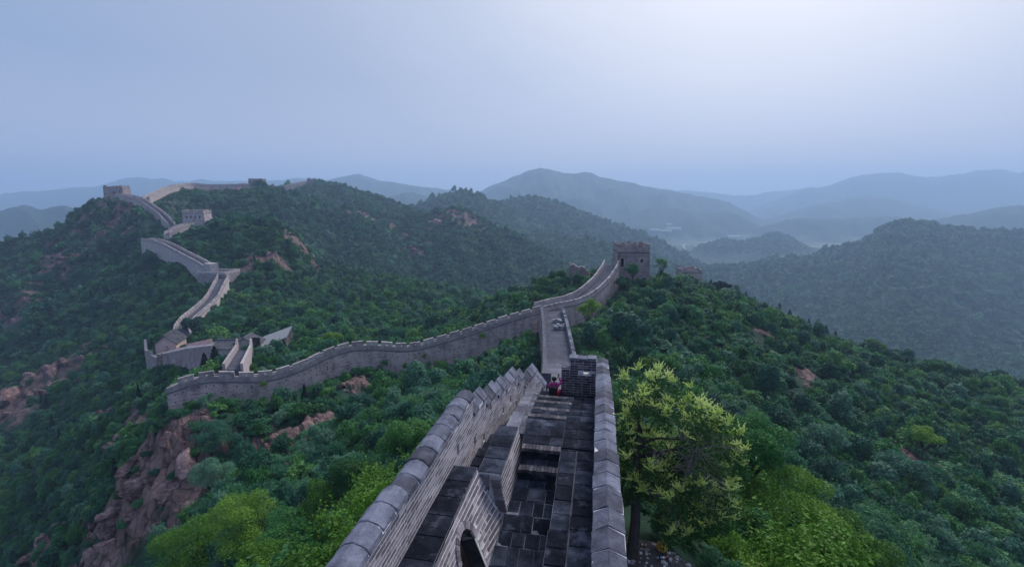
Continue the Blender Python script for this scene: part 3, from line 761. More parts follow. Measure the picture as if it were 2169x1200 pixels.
# ---- generic face of bricks between a top edge and a bottom edge in rampart coordinates (u along, l across)
def skew_box(mb, p, du, dl_face, dn, ln, ht, dp, tone):
    """brick: centre of its face p, along du, up the face dl_face, out dn"""
    cs = []
    for a in (-.5, .5):
        for s, t in ((-.5, -1), (-.5, 0), (.5, 0), (.5, -1)):
            cs.append(p + dl_face * (a * ht) + du * (s * ln) + dn * (t * dp))
    mb.hexa(cs, tone)
dU, dL = Vector((SA, CA, 0)), Vector((CA, -SA, 0))
JT = {}
def face_bricks(mb, u0, u1, top, bot, skip=lambda u, z: False, course=.1085, ln=.375, collect=None, jt=None):
    zt0 = max(top(u0)[1], top(u1)[1]); k = 0
    z = zt0 - .012
    zmin = min(bot(u0)[1], bot(u1)[1])
    while z - .1 > zmin:
        u = u0 + (0 if k % 2 else .006)
        first = True
        while u < u1 - .03:
            L = .185 if (first and k % 2) else ln
            first = False
            L = min(L, u1 - u - .005)
            um = u + L / 2; zc = z - .05
            (tl, tz), (bl, bz) = top(um), bot(um)
            if bz - .03 < zc < tz and L > .05 and not skip(um, zc):
                t = (tz - zc) / (tz - bz)
                l = tl + (bl - tl) * t
                def fp(q):
                    (a_, b_), (c_, d_) = top(q), bot(q)
                    return W(q, a_ + (c_ - a_) * (b_ - zc) / (b_ - d_), zc)
                al = (fp(um + .08) - fp(um - .08)).normalized()
                up = (W(0, tl, tz) - W(0, bl, bz)).normalized()
                nrm = al.cross(up).normalized()
                if nrm.dot(dL) < 0: nrm = -nrm
                up = nrm.cross(al)
                p = W(um, l, zc) + nrm * (.001 + random.uniform(-.002, .002))
                collect.append((p, up, nrm, L, al))
            u += L + .010
        if jt is not None:
            for a_ in np.arange(u0, u1 - .02, .25):
                b_ = min(a_ + .25, u1)
                if bot((a_ + b_) / 2)[1] > z - .11 or skip((a_ + b_) / 2, z - .104): continue
                def fq(q, zz, off):
                    (aa, bb), (cc, dd) = top(q), bot(q)
                    return W(q, aa + (cc - aa) * (bb - zz) / (bb - dd), zz) + dL * off
                jt.hexa([fq(a_, z - .1115, -.01), fq(b_, z - .1115, -.01), fq(b_, z - .1115, .0045), fq(a_, z - .1115, .0045), fq(a_, z - .0935, -.01), fq(b_, z - .0935, -.01), fq(b_, z - .0935, .0045), fq(a_, z - .0935, .0045)])
        k += 1; z -= course

BED = MB()                                               # mortar in the joints between slabs
def slab_obj(root, name, corners, zt, th, material, tone=None, jit=.012):
    """one stone slab from four (u, l) corners; its own mesh because every stone has its own outline"""
    mb = MB()
    c = [Vector(W(u, l, 0)) for u, l in corners]
    cen = sum(c, Vector()) / 4
    zz = [zt(u, l) if callable(zt) else zt for u, l in corners]
    dz = random.uniform(-jit, jit) * .6
    if root is DK_ or name == 'cap_slab':
        BED.poly([p + (p - cen).normalized() * .014 + Vector((0, 0, z - .020)) for p, z in zip(c, zz)])
    lo = [Vector((p.x, p.y, z - th)) for p, z in zip(c, zz)]
    b = .012
    mid = [Vector((p.x, p.y, z + dz - b)) for p, z in zip(c, zz)]
    hi = []
    for p, z in zip(c, zz):
        q = p + (cen - p).normalized() * b * 1.6
        hi.append(Vector((q.x, q.y, z + dz + random.uniform(-jit, jit) * .4)))
    mb.loft([lo, mid, hi])
    return mb.build(name, material, root, origin=Vector((cen.x, cen.y, zz[0])))

DK_ = None
# ---- terrace along the left parapet with dark slabs, its brick face and arched opening
TB = empty('terrace_wall', W(8, -3, -8), 'brick terrace wall with dark slab top and arched opening at the foot of the left parapet', 'wall')
def t_top(u): return (-2.87, -6.64 if u >= 6.7 else -6.32)
def t_bot(u):
    return (float(np.interp(u, (3, 8, 11.3, 13), (-2.48, -2.33, -2.04, -1.97))), float(np.interp(u, (3, 8, 11.3, 13), (-9.1, -8.6, -7.75, -7.6))))
def on_face(px, py):
    a, b, c = ray(px, py)
    best = None
    for zc in np.linspace(6, 14, 1600):
        x, y, z = a * zc, b * zc, c * zc
        u, l = x * SA + y * CA, x * CA - y * SA
        (tl, tz), (bl, bz) = t_top(u), t_bot(u)
        fl = tl + (bl - tl) * (tz - z) / (tz - bz)
        if best is None or abs(l - fl) < best[0]: best = (abs(l - fl), u, z)
    return best[1:]
AP = [on_face(*p) for p in ((979, 1195), (980, 1158), (985, 1131), (1000, 1107), (1008, 1123), (1011.5, 1148), (1012.5, 1195))]
a_u0, a_u1 = (AP[0][0] + AP[1][0]) / 2, (AP[5][0] + AP[6][0]) / 2
a_u0, a_u1 = min(a_u0, a_u1), max(a_u0, a_u1)
a_top = AP[3][1]; a_c = (a_u0 + a_u1) / 2; a_r = (a_u1 - a_u0) / 2
print('ARCH', AP, a_u0, a_u1, a_top)
a_u0 -= .14; a_u1 += .10; a_c = (a_u0 + a_u1) / 2; a_r = (a_u1 - a_u0) / 2; a_top += .16
a_spr = a_top - a_r * 1.05
def in_arch(u, z, grow=0.0):
    if abs(u - a_c) > a_r + grow: return False
    if z < a_spr: return True
    return ((u - a_c) / (a_r + grow)) ** 2 + ((z - a_spr) / ((a_top - a_spr) + grow)) ** 2 < 1
def arch_z(u): return a_spr + (a_top - a_spr) * math.sqrt(max(0, 1 - ((u - a_c) / a_r) ** 2))
def face_pt(u, z, off=0.0):
    (tl, tz), (bl, bz) = t_top(u), t_bot(u)
    up = (W(0, tl, tz) - W(0, bl, bz)).normalized()
    n = dU.cross(up).normalized()
    if n.dot(dL) < 0: n = -n
    return W(u, tl + (bl - tl) * (tz - z) / (tz - bz), z) + n * off
mo, core_ = MB(), MB()
us = sorted(set(list(np.linspace(3, 10.5, 26)) + list(np.linspace(a_u0, a_u1, 15)) + [6.7]))
for a, b in zip(us[:-1], us[1:]):
    m_ = (a + b) / 2
    za, zb_ = (arch_z(a), arch_z(b)) if a_u0 - 1e-6 <= m_ <= a_u1 + 1e-6 else (t_bot(a)[1] - .2, t_bot(b)[1] - .2)
    ta, tb = t_top(m_)[1], t_top(m_)[1]
    cs = []
    for d in (0, 1):
        pass
    f = [face_pt(a, za, -.002), face_pt(b, zb_, -.002), face_pt(b, tb, -.002), face_pt(a, ta, -.002)]
    g = [p - dL * .012 for p in f]
    mo.loft([g, f])
    core_.loft([[p - dL * .38 for p in f], [p - dL * .0125 for p in f]])
core_.build('face_core', M['brick_dark'], TB)  # dark colour paints shade on the soffit and jambs of the arch
mo.build('lime_joints', M['mortar'], TB)
bw = MB()
allb = []; jb = MB()
face_bricks(bw, 3.0, 6.68, t_top, t_bot, lambda u, z: in_arch(u, z, .12), collect=allb, jt=jb)
face_bricks(bw, 6.7, 10.46, t_top, t_bot, lambda u, z: in_arch(u, z, .12), collect=allb, jt=jb)
jb.build('raised_joints', M['mortar'], TB)
allb.sort(key=lambda q: abs(q[0].y - 8.6))
for k, (p, up, nrm, L, al) in enumerate(allb):
    if k < 300:
        o = put('brick', BR[k % 4], TB); o.matrix_parent_inverse = Matrix.Identity(4)
        mm = Matrix((al, -nrm, up)).transposed()
        o.rotation_euler = mm.to_euler(); o.scale = (L, .05, .0965)
        o.location = p - nrm * .024 - TB.location
    else:
        skew_box(bw, p, al, up, nrm, L, .0965, .05, random.random())
bw.build('brickwork', M['brick'], TB, 'stuff')
# arch ring of pale voussoirs
nv = 15
for k in range(nv):
    t0, t1 = math.pi * (k + .06) / nv, math.pi * (k + .94) / nv
    r0, r1 = 1.0, (a_r + .16) / a_r
    q = []
    for off in (-.30, .028):
        for t, r in ((t0, r0), (t0, r1), (t1, r1), (t1, r0)):
            q.append(face_pt(a_c + a_r * r * math.cos(t), a_spr + ((a_top - a_spr) + (r - 1) * a_r) * math.sin(t), off))
    mb = MB(); mb.loft([q[:4], q[4:]])
    mb.build('voussoir', M['brick'], TB, origin=q[0])
# inside of the arch: brick stair, its shade put into the dark brick colour
st = MB()
for k in range(7):
    st.hexa([W(a_u0 - .25 + i, l, z) for z in (-9.4, t_bot(a_c)[1] - .25 + .2 * k) for i, l in ((0, -3.0 - .08 * k), (a_u1 - a_u0 + .5, -3.0 - .08 * k), (a_u1 - a_u0 + .5, -4.4), (0, -4.4))], random.random())
st.build('stair', M['brick_dark'], TB)
# dark top slabs
for (ua, ub, z, n) in ((3.0, 6.66, -6.30, 6), (6.68, 10.5, -6.62, 6)):
    for k in range(n):
        x0, x1 = ua + (ub - ua) * k / n, ua + (ub - ua) * (k + 1) / n
        j = random.uniform(-.02, .02)
        slab_obj(TB, 'cap_slab', [(x0 + .006, -3.44), (x0 + .006, -2.83 + j), (x1 - .006, -2.83 + j), (x1 - .006, -3.44)], z, .12, M['slab'])
mb = MB()
mb.hexa([W(u, l, z) for z in (-9.2, -6.43) for u, l in ((3, -3.46), (3, -3.25), (6.66, -3.25), (6.66, -3.46))])
mb.hexa([W(u, l, z) for z in (-9.2, -6.75) for u, l in ((6.67, -3.46), (6.67, -3.26), (a_u0 - .3, -3.26), (a_u0 - .3, -3.46))])
mb.hexa([W(u, l, z) for z in (-9.2, -6.75) for u, l in ((a_u1 + .3, -3.46), (a_u1 + .3, -3.26), (10.5, -3.26), (10.5, -3.46))])
mb.build('wall_core', M['brick_dark'], TB)

# ---- lower barrier wall beyond the terrace
BA = empty('barrier_wall', W(11.6, -2.5, -7.5), 'short brick barrier wall topped by four dark slabs beyond the arched terrace', 'wall')
def b_top(u): return (-2.24, -6.74)
mb = MB()
q = []
for u in (10.5, 12.95):
    q.append([W(u, -2.78, -8.6), W(u, t_bot(u)[0] - .004, t_bot(u)[1] - .2), W(u, -2.244, -6.75), W(u, -2.78, -6.75)])
mb.loft(q); mb.build('lime_joints', M['mortar'], BA)
lst = []
jb = MB()
face_bricks(None, 10.5, 12.95, b_top, t_bot, collect=lst, jt=jb); jb.build('raised_joints', M['mortar'], BA)
for k, (p, up, nrm, L, al) in enumerate(lst):
    o = put('brick', BR[k % 4], BA); o.matrix_parent_inverse = Matrix.Identity(4)
    o.rotation_euler = Matrix((al, -nrm, up)).transposed().to_euler(); o.scale = (L, .05, .0965)
    o.location = p - nrm * .024 - BA.location
for k in range(9):                                        # near end of the wall
    z = -6.84 - .1085 * k
    for i in range(2):
        o = put('brick', BR[(k + i) % 4], BA); o.matrix_parent_inverse = Matrix.Identity(4)
        o.rotation_euler = (0, 0, -R(10.5)); o.scale = (.24, .05, .0965)
        o.location = W(10.48, -2.65 + .26 * i + (.04 * k if i else 0) * .6, z) - BA.location
for k in range(4):
    x0, x1 = 10.5 + 2.45 * k / 4, 10.5 + 2.45 * (k + 1) / 4
    slab_obj(BA, 'cap_slab', [(x0 + .006, -2.8), (x0 + .006, -2.21), (x1 - .006, -2.21), (x1 - .006, -2.8)], -6.70, .07, M['slab'])

# ---- deck: sunken stair, raised strip by the right parapet, upper deck with broad steps
DK = empty('rampart', W(8, -1, -8), 'dark paved deck of the near rampart with sunken stair and broad steps', 'rampart')
DK_ = DK
def pit_z(u): return float(np.interp(u, (3, 8, 10.6, 11.62), (-9.0, -8.5, -7.72, -7.52)))
PV = 'paving_stone'
for (la, lb) in ((-.86, -.44), (-.43, .055)):             # two rows of slabs beside the parapet
    u = 4.0 + (.2 if la < -.5 else 0)
    while u < 12.2:
        L = random.uniform(.46, .66)
        e = min(u + L, 12.24)
        j = random.uniform(-.015, .015)
        slab_obj(DK, PV, [(u + .007, la + j + .006), (u + .007, lb - .006), (e - .007, lb - .006), (e - .007, la + j + .006)], -6.9, .5, M['slab'])
        u = e
u = 4.0; row = 0
while u < 11.58:                                          # floor of the sunken stair
    L = random.uniform(.36, .52); e = min(u + L, 11.6)
    l = t_bot(u)[0] + .03
    while l < -.9:
        w = random.uniform(.26, .5)
        r_ = l + w if l + w < -1.05 else -.87
        slab_obj(DK, PV, [(u + .006, l + .006), (u + .006, r_ - .006), (e - .006, r_ - .006), (e - .006, l + .006)], lambda uu, ll: pit_z(uu), .3, M['slab'], jit=.02)
        l = r_
    u = e; row += 1
def edge_row(u, l0, l1, ztop, depth=.2, name='edge_brick', h=.10, n=None):
    n = n or max(2, round((l1 - l0) / .105))
    for k in range(n):
        a, b = l0 + (l1 - l0) * k / n, l0 + (l1 - l0) * (k + 1) / n
        o = put(name, BRD[k % 4], DK); o.matrix_parent_inverse = Matrix.Identity(4)
        o.rotation_euler = (0, 0, -R(10.5) + random.uniform(-.03, .03)); o.scale = (b - a - .012, depth, h)
        o.location = W(u + depth / 2, (a + b) / 2, ztop - h / 2 + random.uniform(-.012, .008)) - DK.location
# two high steps up from the sunken stair
for (u, zt, zb2, ln) in ((11.62, -7.22, -7.6, .56), (12.16, -6.9, -7.3, .3)):
    edge_row(u - .06, -1.98, -.87, zt + .004, .26)
    mb = MB()
    mb.hexa([W(a, b, z) for z in (zb2 - .3, zt - .10) for a, b in ((u, -2.0), (u, -.865), (u + .6, -.865), (u + .6, -2.0))])
    mb.build('riser', M['slab'], DK, origin=W(u, -1.4, zt))
for l0, l1 in ((-1.98, -1.6), (-1.59, -1.2), (-1.19, -.87)):
    slab_obj(DK, PV, [(11.83, l0), (11.83, l1), (12.15, l1), (12.15, l0)], -7.22, .1, M['slab'])
# upper deck
u = 12.4; row = 0
lvls = [14.3, 15.8, 17.4, 19.0, 20.6]
while u < 20.35:
    nx = min(x for x in lvls if x > u + .01)
    e = min(u + random.uniform(.48, .6), nx)
    if nx - e < .22: e = nx
    z = floor_z((u + e) / 2)
    ll = -2.04 - .06 * (u - 13) - .0
    edge = abs(e - nx) < 1e-6 and nx < 20.2
    lx = [ll]
    while lx[-1] < -1.0: lx.append(min(lx[-1] + random.uniform(.34, .52), -.86 if lx[-1] > -1.5 else 9))
    lx[-1] = -.86
    lx += [-.43, .055]
    ee = e - .21 if edge else e
    if ee - u > .08:
        for a, b in zip(lx[:-1], lx[1:]):
            if b - a < .05: continue
            slab_obj(DK, PV, [(u + .006, a + .006), (u + .006, b - .006), (ee - .006, b - .006), (ee - .006, a + .006)], z, .45, M['slab'])
    if edge:
        edge_row(e - .205, ll, -.86, z + .004, .2)
        for a, b in ((-.86, -.43), (-.43, .055)):
            slab_obj(DK, PV, [(e - .205, a + .006), (e - .205, b - .006), (e - .006, b - .006), (e - .006, a + .006)], z, .45, M['slab'])
    u = e
# the mass of the rampart under the deck
mb = MB()
rings = []
for Y in (2.5, 6, 10, 13, 15.0, 17, 19, 21, 24):
    zt = {2.5: -9.0, 6: -8.9, 10: -8.35, 13: -8.5, 15.0: -8.7, 17: -9.2, 19: -9.7, 21: -10.1, 24: -11.2}[Y]
    x0, x1 = lpx(Y) - .2, rpx(Y) + .22
    if Y > 21: x1 = 4.9
    rings.append([(x0 - .5, Y, -17), (x1 + .5, Y + 0, -17), (x1, Y, zt), (x0, Y, zt)])
mb.loft(rings); mb.build('rampart_body', M['far_brick'], DK)
# drain gully beside the right parapet
mb = MB(); pts = []
for u in np.arange(12.5, 20.2, .16):
    mb.box(W(u, .055 + random.uniform(-.012, .012), floor_z(u) + .02 + random.uniform(-.015, .02)), .05, .13, .08, random.uniform(-.2, .2), random.random())
mb.build('edge_mortar', M['ledge'], DK)

# ---- pale ledge between the left parapet and the upper deck
LG = empty('stone_ledge', W(16, -2.5, -7.5), 'pale stone bench stepping down beside the left parapet on the upper deck', 'bench')
u = 12.98
while u < 19.7:
    e = min(u + random.uniform(.62, .85), 19.75)
    z = -6.92 - .255 * max(0, u - 13.2)
    r0 = -2.06 - .06 * (u - 13)
    xl = lambda uu: -2.64 - .055 * (uu - 13)
    dkx = lambda uu: (lpx(uu * .983) + .2) * CA - (uu * .983) * SA + .02
    slab_obj(LG, 'cap_slab', [(u + .008, dkx(u)), (u + .008, xl(u) - .01), (e - .008, xl(e) - .01), (e - .008, dkx(e))], z - .75, .3, M['slab'])
    slab_obj(LG, 'cap_slab', [(u + .008, xl(u)), (u + .008, r0 - .16), (e - .008, r0 - .16 - .04), (e - .008, xl(e))], z, .5, M['ledge'])
    k = 0
    uu = u
    while uu < e - .02:
        for c in range(3):
            mbx = MB(); mbx.box(W(uu + .055, r0 - .075, z - .06 - .1 * c), .15, .098, .094, -R(10.5), random.random())
            if c == 0: mbx.build('edge_brick', M['ledge'], LG, origin=W(uu + .05, r0 - .07, z))
            else: mbx.build('edge_brick', M['brick'], LG, origin=W(uu + .05, r0 - .07, z - .1 * c))
        uu += .108
    u = e

BED.build('joint_mortar', M['ledge'], DK, 'stuff')
# dark floor of the narrow gap behind the barrier wall
for k in range(5):
    x0, x1 = 10.52 + .5 * k, 10.52 + .5 * (k + 1)
    slab_obj(DK, PV, [(x0, -3.46), (x0, -2.79), (x1 - .01, -2.79), (x1 - .01, -3.46)], -7.55, .2, M['slab'])

# ---- end wall across the deck with its loophole
EW = empty('end_wall', W(20.35, -.6, -8.8), 'dark brick end wall with white joints and a square loophole closing the deck', 'wall')
EU = 20.35
ews = ((-1.10, .06, -8.95, -7.12), (-1.50, -1.115, -8.95, -7.52))
hole = (-.52, -.27, -7.80, -7.58)
mo = MB()
for (l0, l1, z0, z1) in ews:
    def pc(a, b, c, d): mo.hexa([W(EU + u_, l_, z_) for z_ in (c, d) for u_, l_ in ((.012, a), (.012, b), (.42, b), (.42, a))])
    if l1 > 0:
        pc(l0, hole[0], z0, z1); pc(hole[1], l1, z0, z1); pc(hole[0], hole[1], z0, hole[2]); pc(hole[0], hole[1], hole[3], z1)
    else: pc(l0, l1, z0, z1)
mo.build('lime_joints', M['mortar'], EW)
k = 0; z = -7.13
while z > -8.85:
    
    start = -1.10 if z > -7.5 else -1.50
    l = start; first = True
    while l < .05:
        L = .17 if (first and k % 2) else random.choice((.36, .36, .36, .18)); first = False
        L = min(L, .06 - l - .004)
        if L > .04:
            c = l + L / 2
            if not (l < hole[1] and l + L > hole[0] and z - .1 < hole[3] and z > hole[2]):
                o = put('brick', BRD[(k + int(l * 50)) % 4], EW); o.matrix_parent_inverse = Matrix.Identity(4)
                o.rotation_euler = (0, 0, -R(10.5)); o.scale = (L, .06, .1)
                o.location = W(EU + .034 + random.uniform(-.003, .003), c, z - .048) - EW.location
        l += L + .016
    k += 1; z -= .1155
slab_obj(EW, 'cap_stone', [(EU - .01, -1.52), (EU - .01, -1.12), (EU + .44, -1.12), (EU + .44, -1.52)], -7.50, .03, M['coping'])
for a, b in ((-1.16, -.76), (-.75, -.36), (-.35, .05)):
    slab_obj(EW, 'cap_stone', [(EU - .04, a), (EU - .04, b), (EU + .46, b), (EU + .46, a)], -7.0 + random.uniform(-.02, .02), .11, M['coping'])
# ================================================================== ramparts running over the hills
def offset_path(P, w):
    """parallel path w metres to the right"""
    out_ = []
    for i, p in enumerate(P):
        a, b = P[max(i - 1, 0)], P[min(i + 1, len(P) - 1)]
        d = Vector((b[0] - a[0], b[1] - a[1], 0)).normalized()
        out_.append((p[0] + d.y * w, p[1] - d.x * w, p[2]))
    return out_
def resample(P, step):
    P = [Vector(p) for p in P]
    L = [0]
    for a, b in zip(P[:-1], P[1:]): L.append(L[-1] + (Vector((b.x - a.x, b.y - a.y, 0))).length)
    n = max(2, int(round(L[-1] / step)) + 1)
    s = np.linspace(0, L[-1], n)
    arr = np.array(P)
    # smooth the corners a little
    f = [np.interp(s, L, arr[:, k]) for k in range(3)]
    for _ in range(2):
        for k in range(3): f[k][1:-1] = (f[k][:-2] + 2 * f[k][1:-1] + f[k][2:]) / 4
    return [Vector((a, b, c)) for a, b, c in zip(*f)], s
def strip(mb, P, o0, o1, z0, z1, tones=True, jit=0.0):
    """a wall that follows path P between offsets o0..o1 (to the right) and heights z0..z1 above the path"""
    rings = []
    for i, p in enumerate(P):
        a, b = P[max(i - 1, 0)], P[min(i + 1, len(P) - 1)]
        d = Vector((b.x - a.x, b.y - a.y, 0)).normalized(); n = Vector((d.y, -d.x, 0))
        j = random.uniform(-jit, jit)
        if callable(o1): o1v = o1(p)
        else: o1v = o1
        if callable(o0): o0v = o0(p)
        else: o0v = o0
        g = lambda o, z: Vector((p.x, p.y, p.z + z)) + n * o
        q0, q0t = o0v if isinstance(o0v, tuple) else (o0v, o0v)
        q1, q1t = o1v if isinstance(o1v, tuple) else (o1v, o1v)
        rings.append([g(q0, z0), g(q1, z0), g(q1t, z1 + j), g(q0t, z1 + j)])
    mb.loft(rings)
def merlon_mesh(L, h, th, hole=True, slope=0.0, jag=0.0):
    """one merlon with its loophole, sheared to follow the slope of the wall"""
    mb = MB()
    def bx(x0, x1, z0, z1, tj=0.0):
        c = []
        for z in (z0, z1):
            for x, y in ((x0, -th / 2), (x1, -th / 2), (x1, th / 2), (x0, th / 2)):
                c.append((x, y, z + slope * x + (random.uniform(-jag, jag) if z == z1 and z1 >= h - .01 else 0)))
        mb.hexa(c)
    if hole:
        w, hb, ht = .16, .08, .40
        bx(-L / 2, -w, 0, h); bx(w, L / 2, 0, h); bx(-w, w, 0, hb); bx(-w, w, ht, h)
    else: bx(-L / 2, L / 2, 0, h)
    return mb.mesh('merlon')
def rampart(name, label, group, P, width, near=(1.0, .75, 2.65, .5), far=(1.0, .75, 2.65, .5), depth=9.0, step=1.4, course=True, holes=True, jag=.03, wallmat='far_brick', pal='far_pale', cat='rampart', walkmat='walk', steps=True, thick=.45):
    """P is the left edge of the walkway looking along it; width is towards the right.
    near / far = parapet on the left / right edge: breast height, merlon height, pitch, gap (None = no parapet)"""
    Q, s = resample(P, step)
    root = empty(name, Q[0] - Vector((0, 0, depth)), label, cat, group)
    wf_ = width if callable(width) else (lambda p: width)
    sg = 1 if wf_(Q[0]) > 0 else -1                          # width may run to the right (+) or to the left (-)
    mb = MB(); strip(mb, Q, (sg * (-.1 - depth * .06), sg * -.1), lambda p: (wf_(p) + sg * (.1 + depth * .06), wf_(p) + sg * .1), -depth, -.12); mb.build('masonry', M[wallmat], root)
    mb = MB(); strip(mb, Q, .02 * sg, lambda p: wf_(p) - .02 * sg, -.118, 0, jit=.02); mb.build('walkway', M[walkmat], root)
    wm = wf_(Q[-1])
    for par, o0, o1, sgn in ((near, sg * -.1, sg * (-.1 + thick), -sg), (far, (lambda p: wf_(p) + sg * (.1 - thick)), (lambda p: wf_(p) + sg * .1), sg)):
        if par is None: continue
        bh, mh, pitch, gap = par
        mb = MB(); strip(mb, Q, o0, o1, -.116, bh); mb.build('breast_wall', M[pal], root)
        if course:
            mb = MB()
            oo = o0 if not callable(o0) else None
            if oo is None: strip(mb, Q, lambda p: o1(p) + sgn * .003, lambda p: o1(p) + sgn * .1, .02, .16)
            else: strip(mb, Q, oo + sgn * .003, oo + sgn * .1, .02, .16)
            mb.build('string_course', M['tile'], root)
        if pitch:
            Ltot = s[-1]; k = pitch * .5
            oc_ = (lambda p: (o0 + o1) / 2) if not callable(o0) else (lambda p: (o0(p) + o1(p)) / 2)
            qa = np.array(Q)
            ms = {}
            while k < Ltot - pitch * .3:
                x = [np.interp(k, s, qa[:, c]) for c in range(3)]
                a = [np.interp(k - .6, s, qa[:, c]) for c in range(3)]; b = [np.interp(k + .6, s, qa[:, c]) for c in range(3)]
                hd = math.hypot(b[0] - a[0], b[1] - a[1]) or 1
                d = Vector(((b[0] - a[0]) / hd, (b[1] - a[1]) / hd, 0)); n = Vector((d.y, -d.x, 0))
                sl = round((b[2] - a[2]) / hd * 12) / 12
                key = (sl, random.randrange(2))
                if key not in ms:
                    ms[key] = merlon_mesh(pitch - gap, mh, thick - .01, holes, sl, jag); ms[key].materials.append(M[pal])
                o = put('merlon', ms[key], root); o.matrix_parent_inverse = Matrix.Identity(4)
                o.location = Vector(x) + n * oc_(Vector(x)) + Vector((0, 0, bh - .002)) - root.location
                o.rotation_euler = (0, 0, math.atan2(d.y, d.x) + random.uniform(-.015, .015))
                o.scale = (random.uniform(.97, 1.02), 1, random.uniform(.92, 1.06))
                k += pitch
    return root
def flip(P): return list(reversed(P))
rampart('rampart', 'long rampart with merlons and tall pinkish brick face between broken left end and junction', 'ramparts over the hills', flip(WING), 3.4, near=(.95, .80, 2.65, .62), far=(.22, 0, 0, 0), depth=8.5)
rw_ = [o for o in COL.objects if o.get('label', '').startswith('long rampart with merlons')][0]
fp_, fs_ = resample(WING, 1.0)
wr_ = random.Random(4)
for k in range(170):                                      # dark blocks set on the face to paint the shade of putlog holes
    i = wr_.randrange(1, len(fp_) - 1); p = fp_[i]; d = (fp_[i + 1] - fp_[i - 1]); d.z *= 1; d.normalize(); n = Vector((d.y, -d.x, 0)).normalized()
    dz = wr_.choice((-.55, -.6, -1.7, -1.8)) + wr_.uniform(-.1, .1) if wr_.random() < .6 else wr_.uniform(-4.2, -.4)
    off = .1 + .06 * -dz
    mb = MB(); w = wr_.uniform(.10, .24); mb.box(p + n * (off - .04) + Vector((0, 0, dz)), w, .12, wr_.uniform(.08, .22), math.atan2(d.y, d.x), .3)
    mb.build('putlog_shade', M['dark'], rw_, origin=p + n * off + Vector((0, 0, dz)))
rampart('rampart', 'rampart climbing from the junction to the crenellated watchtower, walkway seen between parapets', 'ramparts over the hills', flip(CREST), 4.0, near=(.8, .6, 1.5, .22), far=(.85, .7, 1.5, .22), depth=8.0, step=1.2, holes=False, jag=.06)
LOW = [(1.77, 25.4, -10.72)] + LOWER[2:]
lw_w = lambda p: float(np.interp(p.y, (20, 21, 24, 30, 38), (2.9, 3.0, 3.1, 3.8, 4.7)))
lw = rampart('rampart', 'lower walkway of the rampart with plain low parapets crossing the saddle beyond the end wall', 'ramparts over the hills', LOW, lw_w, near=(1.0, 0, 0, 0), far=(.75, .35, 1.7, .08), depth=8.0, step=1.0, course=False, holes=False, jag=.14, pal='ledge', thick=.55, wallmat='far_brick')
# stair treads of pale stone where the lower walkway comes down from the near rampart
q, s_ = resample([(2.55, 20.75, -8.95)] + [(p[0] + lw_w(Vector(p)) / 2, p[1], p[2]) for p in LOWER], .55)
for i in range(0, len(q) - 60):
    p = q[i]; nx_ = q[i + 1]
    if p.y > 66: break
    d = Vector((nx_.x - p.x, nx_.y - p.y, 0)).normalized()
    mb = MB(); mb.box(Vector((p.x, p.y, p.z + .03 + random.uniform(-.02, .02))), lw_w(p) - 1.15, .52, .16, math.atan2(-d.x, d.y), random.random())
    mb.build('stair_tread', M['ledge'], lw, origin=p)
# remains of barrier walls on the lower walkway
for px, py, zc, w, h in ((1184, 690, 86, 2.0, 1.3), (1181, 671, 90.5, 1.8, .9)):
    c = at(px, py, zc); 
    k = np.argmin([abs(v_[1] - c.y) for v_ in LOWER]); zb_ = float(np.interp(c.y, [v_[1] for v_ in LOWER], [v_[2] for v_ in LOWER]))
    root = empty('rubble_pile', (c.x, c.y, zb_), 'larger pale broken barrier wall of rubble stones on the lower walkway' if w > 1.9 else 'smaller pale barrier stump at the upper end of the lower walkway', 'rubble')
    for i in range(26):
        mb = MB(); r_ = random.uniform(.16, .34)
        x, y = random.uniform(-w / 2, w / 2), random.uniform(-.55, .55); z = random.uniform(.1, h * (1 - .5 * abs(x) / w))
        mb.box((c.x + x, c.y + y, zb_ + z * .7 + .05), r_ * 1.6, r_ * 1.3, r_, random.uniform(0, 3), random.random(), Matrix.Rotation(random.uniform(-.25, .25), 3, 'X'))
        mb.build('stone', M['rubble'], root, origin=(c.x + x, c.y + y, zb_ + z * .7))
    mb = MB(); mb.box((c.x, c.y, zb_ + h * .28), w * .85, .6, h * .5, .05); mb.build('masonry', M['rubble'], root)

RG = 'ramparts over the hills'
rampart('rampart', 'rampart winding down the left hill from the square platform to the gable roofed guard house', RG, RIBBON, 3.9, near=(.9, .8, 2.4, .5), far=(.8, .5, 2.4, .4), depth=7, step=2.0, holes=False, wallmat='far_pale')
rampart('rampart', 'steep rampart face with pale plain wall rising left above the square platform', RG, [(p[0], p[1], p[2]) for p in flip(TERRACE)], -4.0, near=(.9, .45, 2.8, .25), far=(.9, .45, 2.8, .25), depth=7.5, step=2.2, holes=False, wallmat='far_pale')
rampart('rampart', 'short rampart spur climbing to the wide pale watchtower on the left hill', RG, SPUR2, 3.6, near=(.9, .7, 2.8, .5), far=(.9, .7, 2.8, .5), depth=5.5, step=2.2, holes=False, wallmat='far_pale')
rampart('rampart', 'stepped rampart descending right from the tower on the leftmost peak', RG, UPPER, -4.0, near=(1.2, .9, 3.4, .8), far=(1.2, .9, 3.4, .8), depth=6.5, step=2.5, holes=False, jag=.2)
rampart('rampart', 'distant rampart along the ridge between the leftmost peak and the plain tower on the crest', RG, FARRIDGE, -4.0, near=(1.3, .7, 4.0, .8), far=(1.0, .7, 4.0, .8), depth=3.4, step=3.5, holes=False, jag=.15)
rampart('rampart', 'far rampart rising to the smallest tower on the hazy ridge', RG, FARRIDGE2, -4.0, near=(1.6, 0, 0, 0), far=(1.6, 0, 0, 0), depth=6.5, step=5, holes=False, course=False)
